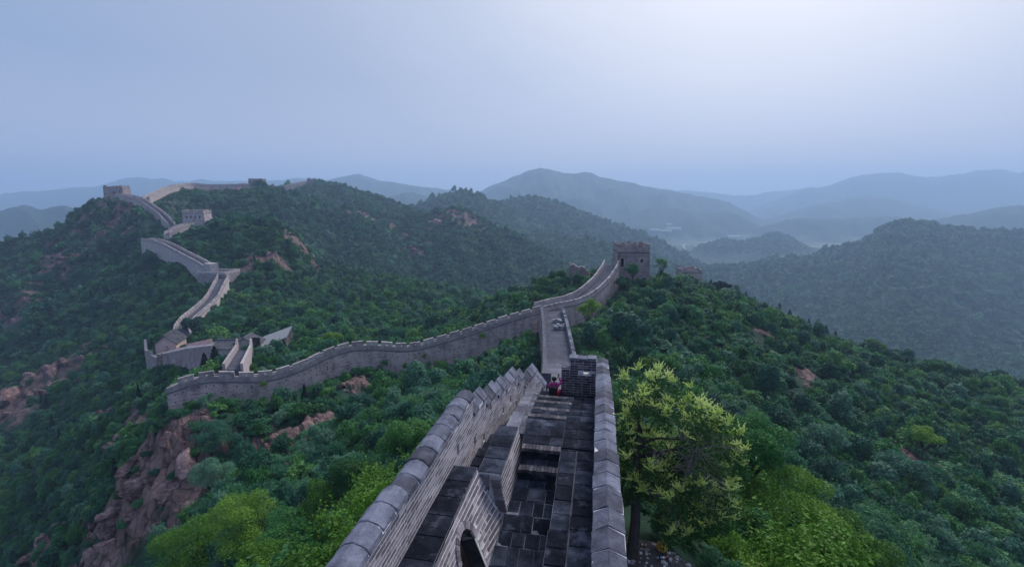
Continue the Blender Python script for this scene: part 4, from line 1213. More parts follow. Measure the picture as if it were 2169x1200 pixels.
rampart('rampart', 'dark overgrown wall line crossing the middle hillside', RG, DARKRIDGE, -3.0, near=(1.2, 0, 0, 0), far=(1.2, 0, 0, 0), depth=4.5, step=5, holes=False, course=False, wallmat='tile', pal='tile')
# square platform between the two left stretches
c = at(458, 577, 207)
root = empty('platform', c - Vector((0, 0, 6)), 'square pale brick platform where the left rampart turns', 'platform')
mb = MB(); mb.box(c - Vector((-.2, -1.5, 4.2)), 13.5, 9.5, 8, -.12); mb.build('masonry', M['far_pale'], root)
mb = MB(); mb.box(c - Vector((-.2, -1.5, .13)), 12.9, 8.9, .14, -.12); mb.build('walkway', M['walk'], root)
mb = MB()
for dx, dy, sx, sy in ((0, -4.5, 13.4, .5), (0, 4.5, 13.4, .5), (-6.5, 0, .5, 8.4), (6.5, 0, .5, 8.4)):
    v_ = Matrix.Rotation(-.12, 3, 'Z') @ Vector((dx + .2, dy, 0))
    mb.box(c + Vector((v_.x, v_.y + 1.5, .35)), sx, sy, 1.0, -.12)
mb.build('parapet', M['far_pale'], root)
mb = MB(); mb.box(c + Vector((-3.7, 2.6, 1.9)), 5.2, 3.6, 3.8, -.5); mb.build('turret', M['far_pale'], root)

# ================================================================== watchtowers
def tower(label, c, wx, wy, h, rz, wins=((),), band=True, mer=(5, 4), mh=.9, ph=1.2, door=None, ruin=False, dx=None, matn='tower', name='watchtower', cat='watchtower'):
    """c = centre of the base; wins: (face, position along the face 0..1, sill height, width, height)"""
    root = empty(name, c, label, cat, 'watchtowers along the wall', rz)
    RM = Matrix.Translation(c) @ Matrix.Rotation(rz, 4, 'Z')
    def T(x, y, z): return RM @ Vector((x, y, z))
    bat = .035
    faces = (((-wx / 2, -wy / 2), (wx / 2, -wy / 2)), ((wx / 2, -wy / 2), (wx / 2, wy / 2)), ((wx / 2, wy / 2), (-wx / 2, wy / 2)), ((-wx / 2, wy / 2), (-wx / 2, -wy / 2)))
    body = MB()
    th = .9
    for fi, (A, B) in enumerate(faces):
        A, B = Vector(A), Vector(B); L = (B - A).length; d = (B - A) / L; n = Vector((-d.y, d.x))       # inward
        hs = [(p * L - w / 2, p * L + w / 2, z, z + hh) for f, p, z, w, hh in wins if f == fi]
        cuts = sorted({0.0, L} | {v_ for q in hs for v_ in q[:2]} | {v_ for q in hs for v_ in np.linspace(q[0], q[1], 7)})
        for a, b in zip(cuts[:-1], cuts[1:]):
            m_ = (a + b) / 2; zs = [(-6.0, h)]
            for q in hs:
                if q[0] < m_ < q[1]:
                    t = (m_ - (q[0] + q[1]) / 2) / ((q[1] - q[0]) / 2)
                    top = q[3] - (q[1] - q[0]) / 2 * (1 - math.sqrt(max(0, 1 - t * t)))
                    zs = [(-6.0, q[2]), (top, h)]
            for z0, z1 in zs:
                cs = []
                for z in (z0, z1):
                    off = -bat * (h - z)
                    for s, o in ((a, off), (b, off), (b, th), (a, th)):
                        # corners follow the batter along the face too
                        s2 = s + (off if s == 0 else (-off if s == L else 0)) * (1 if o == off else 0)
                        e = A + d * s2 + n * o
                        cs.append(T(e.x, e.y, z))
                body.hexa(cs)
    body.build('body', M[matn], root)
    fl = MB(); fl.hexa([T(x * (wx / 2 - .03), y * (wy / 2 - .03), z) for z in (h - .25, h - .02) for x, y in ((-1, -1), (1, -1), (1, 1), (-1, 1))])
    fl.hexa([T(x * (wx / 2 - .92), y * (wy / 2 - .92), z) for z in (-.4, .02) for x, y in ((-1, -1), (1, -1), (1, 1), (-1, 1))])
    fl.build('floor', M['walk'], root)
    def ring(z, hh, out_, nm, mt):
        mb = MB()
        for sx, sy, lx, ly in ((0, -1, wx + 2 * out_, .5), (0, 1, wx + 2 * out_, .5), (-1, 0, .5, wy - 1.0 + 2 * out_), (1, 0, .5, wy - 1.0 + 2 * out_)):
            x, y = sx * (wx / 2 + out_ - .25), sy * (wy / 2 + out_ - .25)
            mb.hexa([T(x + a * lx / 2, y + b * ly / 2, zz) for zz in (z, z + hh) for a, b in ((-1, -1), (1, -1), (1, 1), (-1, 1))])
        mb.build(nm, M[mt], root)
    if band:
        ring(h * .995 - .1 - ph * .02, .22, .10, 'string_course', 'tile')
    ring(h + .12, ph, 0, 'parapet', matn)
    for side, n in ((0, mer[0]), (1, mer[1]), (2, mer[0]), (3, mer[1])):
        L = wx if side % 2 == 0 else wy
        p = L / n
        for k in range(n):
            if ruin and random.random() < .5: continue
            s = -L / 2 + p * (k + .5)
            w = p * .62
            if side == 0: x, y, lx, ly = s, -wy / 2 + .22, w, .42
            elif side == 2: x, y, lx, ly = s, wy / 2 - .22, w, .42
            elif side == 1: x, y, lx, ly = wx / 2 - .22, s, .42, w
            else: x, y, lx, ly = -wx / 2 + .22, s, .42, w
            hh = mh * random.uniform(.85, 1.08)
            mb = MB()
            z0 = h + .12 + ph - .003
            mb.hexa([T(x + a * lx / 2, y + b * ly / 2, zz) for zz in (z0, z0 + hh) for a, b in ((-1, -1), (1, -1), (1, 1), (-1, 1))])
            mb.build('merlon', M[matn], root, origin=T(x, y, z0))
    for f, p, z, w, hh in wins:                             # pale arch surrounds
        A, B = Vector(faces[f][0]), Vector(faces[f][1]); L = (B - A).length; d = (B - A) / L; n = Vector((-d.y, d.x))
        mb = MB()
        prev = None
        pts = [(-w / 2, 0)] + [(-w / 2 * math.cos(t), hh - w / 2 + w / 2 * math.sin(t)) for t in np.linspace(0, math.pi, 9)] + [(w / 2, 0)]
        rings = []
        for x_, z_ in pts:
            r = []
            cx_, cz_ = x_, max(z_ - (hh - w / 2), 0)
            ln = math.hypot(cx_, cz_) or 1
            ux, uz = cx_ / ln, cz_ / ln
            off = -bat * (h - z - z_)
            for q, o in ((0.0, -.06), (.22, -.06), (.22, .2), (0.0, .2)):
                e = A + d * (p * L + x_ + ux * q) + n * (off + o)
                r.append(T(e.x, e.y, z + z_ + uz * q))
            rings.append(r)
        mb.loft(rings); mb.build('arch_surround', M['far_pale'], root)
    return root
c = at(1342, 560, 131); c.y += 3.5; c.z = -19.9
tower('square watchtower with five merlons per side and arched doorway atop the climbing rampart', c, 8.6, 8.6, 5.3, R(-3.5),
      wins=((0, .13, 1.3, 1.2, 2.5), (0, .76, 2.6, .85, 1.0)), mer=(5, 4), mh=.75, ph=1.35)
c = at(1459, 585, 214); c.z -= .4
tower('low ruined watchtower half sunk behind the green ridge right of the crenellated one', c, 8.4, 8, 2.7, R(6), wins=(), mer=(6, 4), mh=.7, ph=1.2, ruin=True)
c = at(408, 474, 283); c.z += .6; c.y += 5
tower('wide pale watchtower with a row of small arched windows on the left hill', c, 12.0, 10, 5.6, R(8), wins=tuple((0, p, 2.6, .9, 1.6) for p in (.2, .4, .6, .8)), mer=(7, 5), mh=.8, ph=1.3, matn='far_brick')
c = at(238, 413, 352); c.z -= .8; c.y += 5
tower('watchtower with ragged top and two dark windows on the leftmost peak', c, 12.6, 10, 6.0, R(10), wins=((0, .55, 1.0, 1.5, 2.4), (0, .85, 2.4, 1.2, 1.6)), mer=(5, 4), mh=.8, ph=1.0, ruin=True)
c = at(540, 390, 463); c.z -= 1.5; c.y += 5
tower('plain block of a tower on the crest of the middle ridge', c, 12.2, 10, 5.0, R(-4), wins=(), mer=(6, 5), mh=.7, ph=1.2, band=False)
c = at(658, 385, 702); c.z -= 1.5; c.y += 5
tower('smallest watchtower with uneven roofline on the far hazy ridge', c, 11, 10, 4.6, R(5), wins=(), mer=(4, 4), mh=1.6, ph=1.2, ruin=True, band=False)
c = at(1957, 473, 948); c.z -= 2.0
tower('crumbled tower stump beside the dark tree on the right hilltop', c, 19, 14, 4.5, R(4), wins=(), mer=(5, 4), mh=1.5, ph=1.2, ruin=True, band=False, matn='rock')
# ruined stone mass on the ridge left of the watchtower
c = at(1226, 584, 138); c.z = min(c.z, float(gz(c.x, c.y)))
root = empty('ruined_platform', c, 'broken stone platform standing in the trees left of the crenellated watchtower', 'ruin')
mb = MB()
prof = [(-2.9, 3.6), (-2.2, 4.2), (-1.2, 3.7), (-.2, 3.0), (.6, 3.3), (1.6, 3.0), (2.6, 1.9), (3.2, .8)]
mb.loft([[c + Vector((x, -1.7, -3)), c + Vector((x, 2.2, -3)), c + Vector((x * .96, 1.8, z - .4)), c + Vector((x * .94, -1.3, z))] for x, z in prof])
mb.build('masonry', M['tower'], root)
for k in range(22):
    x = random.uniform(-2.7, 2.9); z = float(np.interp(x, [p[0] for p in prof], [p[1] for p in prof])); mb = MB()
    mb.box(c + Vector((x, random.uniform(-1.3, 1.2), z + .02)), random.uniform(.4, .9), random.uniform(.4, .8), random.uniform(.25, .6), random.uniform(0, 3), random.random())
    mb.build('stone', M['far_pale'], root, origin=c + Vector((x, 0, z)))

# ================================================================== the pass: stair ramp, gate house, guard house
def bar(mb, a, b, w, z0, z1, tone=.5):
    a, b = Vector(a), Vector(b); d = Vector((b.x - a.x, b.y - a.y, 0)).normalized(); n = Vector((d.y, -d.x, 0)) * (w / 2)
    mb.hexa([a - n + Vector((0, 0, z0)), a + n + Vector((0, 0, z0)), b + n + Vector((0, 0, z0)), b - n + Vector((0, 0, z0)), a - n + Vector((0, 0, z1)), a + n + Vector((0, 0, z1)), b + n + Vector((0, 0, z1)), b - n + Vector((0, 0, z1))], tone)
def gable(mb_w, mb_r, a, b, w, zb, ze, zr, over=.4):
    """gabled house: ridge line from a to b, width w, base zb, eave ze, ridge zr"""
    a, b = Vector((a[0], a[1], 0)), Vector((b[0], b[1], 0)); d = (b - a).normalized(); n = Vector((d.y, -d.x, 0))
    def V(p, o, z): return Vector((p.x, p.y, z)) + n * o
    ring = lambda p: [V(p, -w / 2, zb), V(p, w / 2, zb), V(p, w / 2, ze), V(p, 0, zr - .02), V(p, -w / 2, ze)]
    mb_w.loft([ring(a), ring(b)])
    a2, b2 = a - d * over, b + d * over
    k = (zr - ze) / (w / 2); e = w / 2 + over; t = .16
    for s in (-1, 1):
        rr2 = lambda p: [V(p, 0, zr + .02), V(p, s * e, ze - k * over + .02), V(p, s * e, ze - k * over + t), V(p, 0, zr + t + .04)]
        mb_r.loft([rr2(a2), rr2(b2)])
    for q in np.arange(0, (b2 - a2).length, .42):            # tile rows standing proud of the roof
        p = a2 + d * q
        for s in (-1, 1):
            mb_r.loft([[V(p, s * .05, zr + t), V(p + d * .14, s * .05, zr + t), V(p + d * .14, s * .05, zr + t + .09), V(p, s * .05, zr + t + .09)],
                       [V(p, s * e, ze - k * over + t - .03), V(p + d * .14, s * e, ze - k * over + t - .03), V(p + d * .14, s * e, ze - k * over + t + .07), V(p, s * e, ze - k * over + t + .07)]])
    bar(mb_r, (a2.x, a2.y, 0), (b2.x, b2.y, 0), .34, zr + .1, zr + .42)
# stair ramp down from the long rampart to the gate
p0, p1 = at(494, 786, 76), at(516, 735, 96)
p0.z, p1.z = -27.2, -30.5
RP = empty('stair_ramp', p0 - Vector((0, 0, 3)), 'stair ramp between two sloping side walls behind the long rampart', 'stairs')
mb = MB(); mb.loft([[p + Vector((x, 0, z)) for x, z in ((-1.4, -9), (1.4, -9), (1.4, 0), (-1.4, 0))] for p in (p0, p1)]); mb.build('stair_floor', M['walk'], RP)
for k in range(22):
    p = p0.lerp(p1, (k + .5) / 22); mb = MB(); mb.box(p + Vector((0, 0, .05)), 2.3, .62, .14, -.05, random.random()); mb.build('stair_tread', M['walk'], RP, origin=p)
for s in (-1, 1):
    mb = MB(); mb.loft([[p + Vector((s * 1.45 + x, 0, z)) for x, z in ((-.24, -9), (.24, -9), (.22, h_), (-.22, h_))] for p, h_ in ((p0, 1.15), (p0.lerp(p1, .5), 1.2), (p1, 1.25), (p1 + (p1 - p0) * .12, 2.3))])
    mb.build('side_wall', M['far_pale'], RP)
# gate house over the pass: a gable that faces the ramp and a wing to its left
zr_, ze_ = at(518, 716, 100).z, at(518, 729, 100).z
gx_ = at(518, 720, 100)
GH = empty('gate_house', (gx_.x, gx_.y, ze_ - 7), 'grey tiled gate house with a gable at the head of the stair ramp', 'gate house')
w_, r_ = MB(), MB()
gable(w_, r_, (gx_.x, gx_.y), (gx_.x - .2, gx_.y + 3.2), 4.9, ze_ - 8, ze_, zr_ - .1, .35)
w_.build('wall', M['far_pale'], GH); r_.build('roof', M['tile'], GH)
w_, r_ = MB(), MB()
a, b = at(456, 731, 105), at(500, 724, 105)
gable(w_, r_, (a.x, a.y + 1.5), (b.x, b.y + 1.5), 5.4, a.z - 9, at(478, 741, 103).z, at(478, 722, 106).z, .35)
w_.build('wing_wall', M['far_pale'], GH); r_.build('wing_roof', M['tile'], GH)
mb = MB(); mb.box((p1.x + .35, gx_.y - .05, p1.z + .1), 1.7, .3, 3.0, 0); mb.build('doorway', M['dark'], GH)
# grey retaining wall between the gate house and the guard house
a, b = at(346, 751, 127), at(458, 733, 106)
SH = empty('retaining_wall', (a.x, a.y, a.z - 5), 'long grey sloping retaining wall between the gate house and the guard house', 'wall')
mb = MB(); mb.loft([[p + Vector((0, y, z)) for y, z in ((-1.5, -7), (2.2, -7), (2.0, .6), (0, 0))] for p in (a, a.lerp(b, .5) + Vector((0, 0, .35)), b)]); mb.build('masonry', M['tower'], SH)
mb = MB(); mb.loft([[p + Vector((0, y, z)) for y, z in ((-.12, .02), (.5, .16), (.5, .5), (-.12, .42))] for p in (a, a.lerp(b, .5) + Vector((0, 0, .35)), b)]); mb.build('coping', M['far_pale'], SH)
# guard house with gabled roof at the lower end of the winding rampart
c = at(351, 738, 132)
HS = empty('guard_house', (c.x, c.y, c.z - 4), 'small pink walled guard house with grey gabled roof and one dark window', 'house')
w_, r_ = MB(), MB()
zt = at(351, 712, 132).z; ze = at(351, 727, 132).z
x0, x1 = at(332, 730, 132).x, at(371, 730, 132).x
gable(w_, r_, ((x0 + x1) / 2, c.y), ((x0 + x1) / 2 - 1.5, c.y + 6.4), x1 - x0, c.z - 3.5, ze, zt + .2, .35)
w_.build('wall', M['pink_wall'], HS); r_.build('roof', M['tile'], HS)
wz = at(351, 737, 132).z
mb = MB()
for s1, s2, s3, s4 in ((-.62, .62, -.50, -.38), (-.62, .62, .38, .50), (-.62, -.5, -.38, .38), (.5, .62, -.38, .38)):
    mb.hexa([Vector(((x0 + x1) / 2 + a_, c.y + y_, wz + z_)) for z_ in (s3, s4) for a_, y_ in ((s1, -.09), (s2, -.09), (s2, .02), (s1, .02))])
wf = mb.build('window', M['tile'], HS)
mb = MB(); mb.box(((x0 + x1) / 2, c.y - .02, wz), 1.0, .06, .76); mb.build('pane', M['dark'], wf)
# terrace wall in front of the guard house
c2 = at(322, 765, 136)
GT = empty('corner_bastion', (c2.x, c2.y, c2.z - 4), 'pale crenellated corner bastion below the guard house', 'wall')
q = [at(306, 745, 131), at(330, 757, 127), at(352, 752, 129)]
mb = MB(); P_ = [Vector((v_.x, v_.y, q[1].z)) for v_ in q]
mb.loft([[p + Vector((0, y, z)) for y, z in ((0, -9), (1.0, -9), (1.0, 0), (0, 0))] for p in P_]); mb.build('masonry', M['far_pale'], GT)
for k in range(5):
    p = P_[0].lerp(P_[1], (k + .5) / 5) if k < 3 else P_[1].lerp(P_[2], (k - 2.5) / 2.5)
    mb = MB(); mb.box(p + Vector((0, .45, .4)), .8, .6, .85, -.5 if k < 3 else .3); mb.build('merlon', M['far_pale'], GT, origin=p)
mb = MB(); l_ = at(306, 727, 150); mb.loft([[p + Vector((x, 0, z)) for x, z in ((0, -9), (.8, -9), (.8, .4), (0, .4))] for p in (P_[0], Vector((l_.x, l_.y, P_[0].z - 2.2)))]); mb.build('side_wall', M['tile'], GT)
# white sloping roof behind the gate house, red and white hoarding left of it
a, b = at(543, 738, 106), at(607, 713, 113)
WR = empty('white_shed', (a.x, a.y, a.z - 3), 'white sheet roof of a shed half hidden by trees behind the gate house', 'shed')
mb = MB(); d = Vector((.3, 2.6, 2.0))
mb.loft([[a, a + d, a + d - Vector((0, 0, .15)), a - Vector((0, 0, .15))], [b, b + d, b + d - Vector((0, 0, .15)), b - Vector((0, 0, .15))]]); mb.build('roof', M['white_roof'], WR)
mb = MB(); mb.loft([[a + Vector((.3, .5, -.2)), a + d * .95 + Vector((0, 0, -.2)), a + d * .95 - Vector((0, 0, 2.6)), a + Vector((.3, .5, -2.6))], [b + Vector((-.3, .5, -.2)), b + d * .95 + Vector((0, 0, -.2)), b + d * .95 - Vector((0, 0, 2.6)), b + Vector((-.3, .5, -2.6))]])
mb.build('wall', M['tower'], WR)
a, b = at(388, 740, 128), at(441, 729, 122)
HB = empty('red_roofed_house', (a.x, a.y, a.z - 3), 'narrow house with a faded red and white roof behind the long low roof', 'house')
m_red = stone('faded_red_sheet', (.30, .16, .15), (.48, .28, .26), (.62, .50, .49), .9, .8, .2, None, 0, .1)
mb = MB(); d = Vector((.2, 1.6, 1.15))
mb.loft([[a, a + d, a + d - Vector((0, 0, .14)), a - Vector((0, 0, .14))], [b, b + d, b + d - Vector((0, 0, .14)), b - Vector((0, 0, .14))]]); mb.build('roof', m_red, HB)
mb = MB(); mb.loft([[a + Vector((.2, .2, -.16)), a + d * .96 - Vector((0, 0, .16)), a + d * .96 - Vector((0, 0, 6)), a + Vector((.2, .2, -5))], [b + Vector((-.2, .2, -.16)), b + d * .96 - Vector((0, 0, .16)), b + d * .96 - Vector((0, 0, 6)), b + Vector((-.2, .2, -5))]])
mb.build('wall', M['pink_wall'], HB)

# ================================================================== valley road, far sheds, masts
mb = MB(); pts = []
for px, py in ((1447, 541), (1449, 535), (1450, 527), (1447, 521), (1452, 516)):
    pts.append(hit(px, py, 900))
rings = []
for i, p in enumerate(pts):
    w = 3.4
    rings.append([Vector((p.x - w, p.y, float(gz(p.x - w, p.y)) + .9)), Vector((p.x + w, p.y, float(gz(p.x + w, p.y)) + .9))])
mb.loft(rings, closed=False, caps=False)
o = mb.build('road', plain('concrete_road', (.30, .31, .33), .9, .1, .05)); tag(o, 'pale road running up the misty valley', None, None, 'structure')
for k, (px, py, w, d_, lab) in enumerate(((1424, 486, 46, 14, 'longest white shed roof in the misty valley'), (1408, 491, 36, 12, 'white shed roof left of the longest one in the valley'), (1386, 489, 28, 12, 'leftmost faint shed in the misty valley'), (1552, 503, 40, 18, 'pale shed below the small hill in the right valley'), (1416, 478, 14, 10, 'small white hut above the longest shed in the valley'), (1470, 524, 10, 9, 'small pale house beside the valley road'))):
    p = hit(px, py, 900) if py < 510 else hit(px, py, 1000)
    root = empty('valley_shed', p, lab, 'shed', 'sheds in the valley')
    q_ = p.y / 1000; w *= q_ * .75; d_ *= q_ * .8; q_ *= .6
    a_, r_ = MB(), MB()
    gable(a_, r_, (p.x - w / 2, p.y), (p.x + w / 2, p.y), d_, p.z - 2, p.z + 4.5 * q_, p.z + 8 * q_, 1.0)
    a_.build('wall', M['white_roof'], root); r_.build('roof', M['white_roof'], root)
for px, py, top, lab in ((1144, 358, 344, 'thin lattice mast on the highest far summit'), (1144, 421, 408, 'thin mast on the middle hill below the summit mast')):
    r0 = 2600 if py < 400 else 1200
    r0 = 3000 * math.hypot(*ray(px, py)[:2]) if py < 400 else 1200 * math.hypot(*ray(px, py)[:2])
    th_, el_ = sil(px, py); xx, yy = math.sin(th_) * r0, math.cos(th_) * r0
    z0 = float(gz(xx, yy)) ; z1 = sil(px, top)[1] * r0
    root = empty('radio_mast', (xx, yy, z0), lab, 'mast')
    w = .0007 * r0 * .55; mb = MB()
    for sx, sy in ((-1, -1), (1, -1), (1, 1), (-1, 1)):
        mb.tube([(xx + sx * w, yy + sy * w, z0 - 3), (xx + sx * w * .25, yy + sy * w * .25, z1)], w * .16, 4)
    mb.build('leg_frame', M['dark'], root)
    mb = MB()
    for k in range(9):
        t = k / 9; z = z0 + (z1 - z0) * t; q = w * (1 - .75 * t)
        mb.tube([(xx - q, yy - q, z), (xx + q * .92, yy - q, z + (z1 - z0) / 9)], w * .1, 4); mb.tube([(xx + q, yy - q, z), (xx - q * .92, yy - q, z + (z1 - z0) / 9)], w * .1, 4)
    mb.build('bracing', M['dark'], root)
    mb = MB(); mb.tube([(xx, yy, z1 - 1), (xx, yy, z1 + (z1 - z0) * .18)], w * .12, 5); mb.build('aerial', M['dark'], root)
# ================================================================== vegetation
def quads_mesh(name, C, A, B, material, fold=None):
    """leaves as kites: centres C, half-length A, half-width B"""
    n = len(C)
    v = np.stack([C - A, C + B - A * .15, C + A, C - B - A * .15], 1)
    if fold is not None: v[:, (1, 3)] += fold[:, None]
    me = bpy.data.meshes.new(name)
    me.vertices.add(n * 4); me.vertices.foreach_set('co', v.reshape(-1, 3).ravel())
    me.loops.add(n * 4); me.loops.foreach_set('vertex_index', np.arange(n * 4))
    me.polygons.add(n); me.polygons.foreach_set('loop_start', np.arange(0, n * 4, 4)); me.polygons.foreach_set('loop_total', np.full(n, 4))
    me.update(); me.materials.append(material)
    return me
def leaf_points(g, n, lobes, shell=.55):
    """points near the surface of overlapping lobes: (centre, radii)"""
    w = np.array([l[1][0] * l[1][1] for l in lobes]); w = w / w.sum()
    k = g.choice(len(lobes), n, p=w)
    d = g.normal(size=(n, 3)); d /= np.linalg.norm(d, axis=1)[:, None]
    d[:, 2] = np.where(d[:, 2] < -.35, -d[:, 2], d[:, 2])
    c = np.array([l[0] for l in lobes])[k]; r = np.array([l[1] for l in lobes])[k]
    rad = shell + (1 - shell) * g.random(n) ** .6
    clump = 1 + .16 * np.sin(d[:, 0] * 9 + k) * np.sin(d[:, 1] * 8 + 2 * k) * np.sin(d[:, 2] * 7)
    return c + d * r * (rad * clump)[:, None], d
def leaves(g, P, D, size, var=.35, up=.45):
    n = len(P)
    nrm = D * .8 + g.normal(size=(n, 3)) * .75; nrm[:, 2] += up
    nrm /= np.linalg.norm(nrm, axis=1)[:, None]
    t = g.normal(size=(n, 3)); t -= (t * nrm).sum(1)[:, None] * nrm; t /= np.linalg.norm(t, axis=1)[:, None]
    b = np.cross(nrm, t)
    s = size * (1 + g.normal(size=n) * var).clip(.4, 1.8)
    return t * s[:, None], b * (s * .52)[:, None]
def bush(name, seed, nl, size, material, h=1.0, spread=1.0, nlobes=6):
    """unit bush about 2 wide and 1.6 h tall, standing on z = 0"""
    g = np.random.default_rng(seed)
    lobes = [((0, 0, .75 * h), (.72 * spread, .72 * spread, .72 * h))]
    for _ in range(nlobes):
        a = g.uniform(0, 6.28); q = g.uniform(.35, .75) * spread
        r = g.uniform(.28, .5)
        lobes.append(((math.cos(a) * q, math.sin(a) * q, g.uniform(.35, 1.25) * h), (r * spread, r * spread, r * h * g.uniform(.75, 1.1))))
    P, D = leaf_points(g, nl, lobes)
    # loose sprigs that break the outline
    k = g.choice(nl, max(6, nl // 90), replace=False)
    q = np.repeat(np.arange(len(k)), 14)
    t = np.tile(np.linspace(.1, 1, 14), len(k))
    dirs = D[k] * .7 + g.normal(size=(len(k), 3)) * .35; dirs[:, 2] += .45
    L = g.uniform(.12, .34, len(k))
    P2 = P[k][q] + dirs[q] * (L[q] * t)[:, None] + g.normal(size=(len(q), 3)) * size * .6
    P = np.concatenate([P, P2]); D = np.concatenate([D, dirs[q]])
    A, B = leaves(g, P, D, size)
    return quads_mesh(name, P, A, B, material)
def conifer(name, seed, nl, size, material):
    g = np.random.default_rng(seed)
    t = g.random(nl) ** .8; a = g.uniform(0, 6.283, nl)
    tier = np.floor(t * 9) / 9
    r = (1 - t) * .62 * (.55 + .45 * g.random(nl)) * (1.15 - .5 * (t - tier) * 9 * .6) + .02
    P = np.stack([np.cos(a) * r, np.sin(a) * r, .1 + t * 2.4 - r * .25], 1)
    D = np.stack([np.cos(a), np.sin(a), np.full(nl, .2)], 1)
    A, B = leaves(g, P, D, size, up=.2)
    return quads_mesh(name, P, A, B, material)

LV = ['leaf_dark', 'leaf_dark', 'leaf_blue', 'leaf_mid']
HI = [bush('shrub', 100 + k, 7500, .043, M[LV[k % 4]], (1, .75, 1.25, .9)[k % 4], 1.0, (6, 9, 4, 8, 5, 11)[k]) for k in range(6)]
HIY = [bush('shrub', 130 + k, 14000, .029, M['leaf_yellow'], 1.05, 1.0, 9) for k in range(2)]
HIM = [bush('shrub', 140 + k, 9000, .038, M['leaf_mid'], 1.0, 1.0, 8) for k in range(2)]
MID = [bush('mid_shrub', 200 + k, 2200, .078, M[LV[k % 4]], (1, .7, 1.35, .9)[k % 4], 1.0, (6, 9, 3, 8, 5, 11)[k]) for k in range(6)]
MIDM = [bush('mid_shrub', 230 + k, 2200, .078, M['leaf_mid'], 1.0) for k in range(2)]
LOWP = [bush('far_shrub', 300 + k, 420, .165, M[LV[k % 3]], (1, .8, 1.2)[k % 3], 1.1, 4) for k in range(4)]
CON = [conifer('conifer', 400 + k, 1500, .075, M['needle']) for k in range(2)]
PROTO = MID + MIDM + LOWP + CON + HI                          # index used by the scattered growth
PROTO_OBJ = [bpy.data.objects.new(me_.name + '_source', me_) for me_ in PROTO]
iMID, iMIDM, iLOW, iCON = 0, len(MID), len(MID) + len(MIDM), len(MID) + len(MIDM) + len(LOWP)
iHI = iCON + len(CON)

# what the ground hides: keep only growth that rises over the ground in front of it
elev = GZ[:, :NT] / RR[:, :NT]
cum = np.maximum.accumulate(elev, axis=0)
def visible(x, y, z, tall, slack=.004):
    r = np.hypot(x, y); t = (np.arctan2(x, y) - TH0) / (TH1 - TH0) * (NT - 1)
    ok = (t >= 0) & (t <= NT - 1)
    j = np.clip(t.astype(int), 0, NT - 1); i = np.clip(np.searchsorted(rs, r) - 3, 0, nr - 1)
    return ok & ((z + tall) / r >= cum[i, j] - slack)
WALLS = []
for P, wd in ((WING, 4.4), (CREST, 4.4), (RIBBON, 4.2), (TERRACE, 4.4), (SPUR2, 4), (UPPER, 4.4), (FARRIDGE, 4.5), (FARRIDGE2, 4.5)):
    pts = []
    for a, b in zip(P[:-1], P[1:]):
        for q in np.linspace(0, 1, max(2, int(math.hypot(b[0] - a[0], b[1] - a[1]) / 1.2)))[:-1]: pts.append((a[0] + (b[0] - a[0]) * q, a[1] + (b[1] - a[1]) * q, a[2] + (b[2] - a[2]) * q))
    WALLS.append((np.array(pts), wd))
lw_pts = np.array([(p[0] + lw_w(Vector(p)) / 2, p[1], p[2]) for p in resample(LOWER, 1.0)[0]])
def clear_of_walls(x, y, rad):
    ok = np.ones(len(x), bool)
    for pts, wd in WALLS:
        # the walls are about 4 m wide on the far side of their path
        for off in (0.6, 2.0, 3.6):
            d = np.min(np.hypot(x[:, None] - pts[None, :, 0], (y[:, None] - off * .85) - pts[None, :, 1]), 1) if len(x) < 4000 else None
            if d is None:
                d = np.full(len(x), 1e9)
                bb = (x > pts[:, 0].min() - 8) & (x < pts[:, 0].max() + 8) & (y > pts[:, 1].min() - 8) & (y < pts[:, 1].max() + 12)
                ix = np.nonzero(bb)[0]
                for c0 in range(0, len(ix), 3000):
                    q = ix[c0:c0 + 3000]
                    d[q] = np.min(np.hypot(x[q, None] - pts[None, :, 0], (y[q, None] - off * .85) - pts[None, :, 1]), 1)
            ok &= d > 1.4 + rad * .55
    d = np.min(np.hypot(x[:, None] - lw_pts[None, :, 0], y[:, None] - lw_pts[None, :, 1]), 1) if len(x) < 60000 else 9
    ok &= (d > 2.9 + rad * .5) | (y > 96)
    # near rampart
    u, l = x * SA + y * CA, x * CA - y * SA
    ok &= ~((u > -6) & (u < 25) & (l > -4.3 - rad * .8) & (l < 1.0 + rad * .8))
    for hx, hy, hr in HOUSES: ok &= np.hypot(x - hx, y - hy) > hr + rad * .6
    return ok
HOUSES = []
for px, py, zc, hr in ((351, 730, 142, 5.5), (518, 725, 104, 4), (478, 730, 106, 4.5), (505, 760, 82, 3), (510, 745, 90, 3), (496, 778, 76, 3), (415, 735, 123, 2.5), (575, 725, 127, 4.5), (430, 740, 113, 3.2), (400, 745, 121, 3.2), (370, 748, 128, 3.2), (322, 755, 137, 5), (458, 577, 208, 7.5),
                       (1338, 560, 134.5, 6.0), (1459, 580, 217, 5.5), (408, 470, 288, 7.5), (238, 410, 357, 7.5), (540, 386, 468, 7), (658, 383, 706, 7), (1226, 575, 139, 3.5)):
    p = at(px, py, zc); HOUSES.append((p.x, p.y, hr))
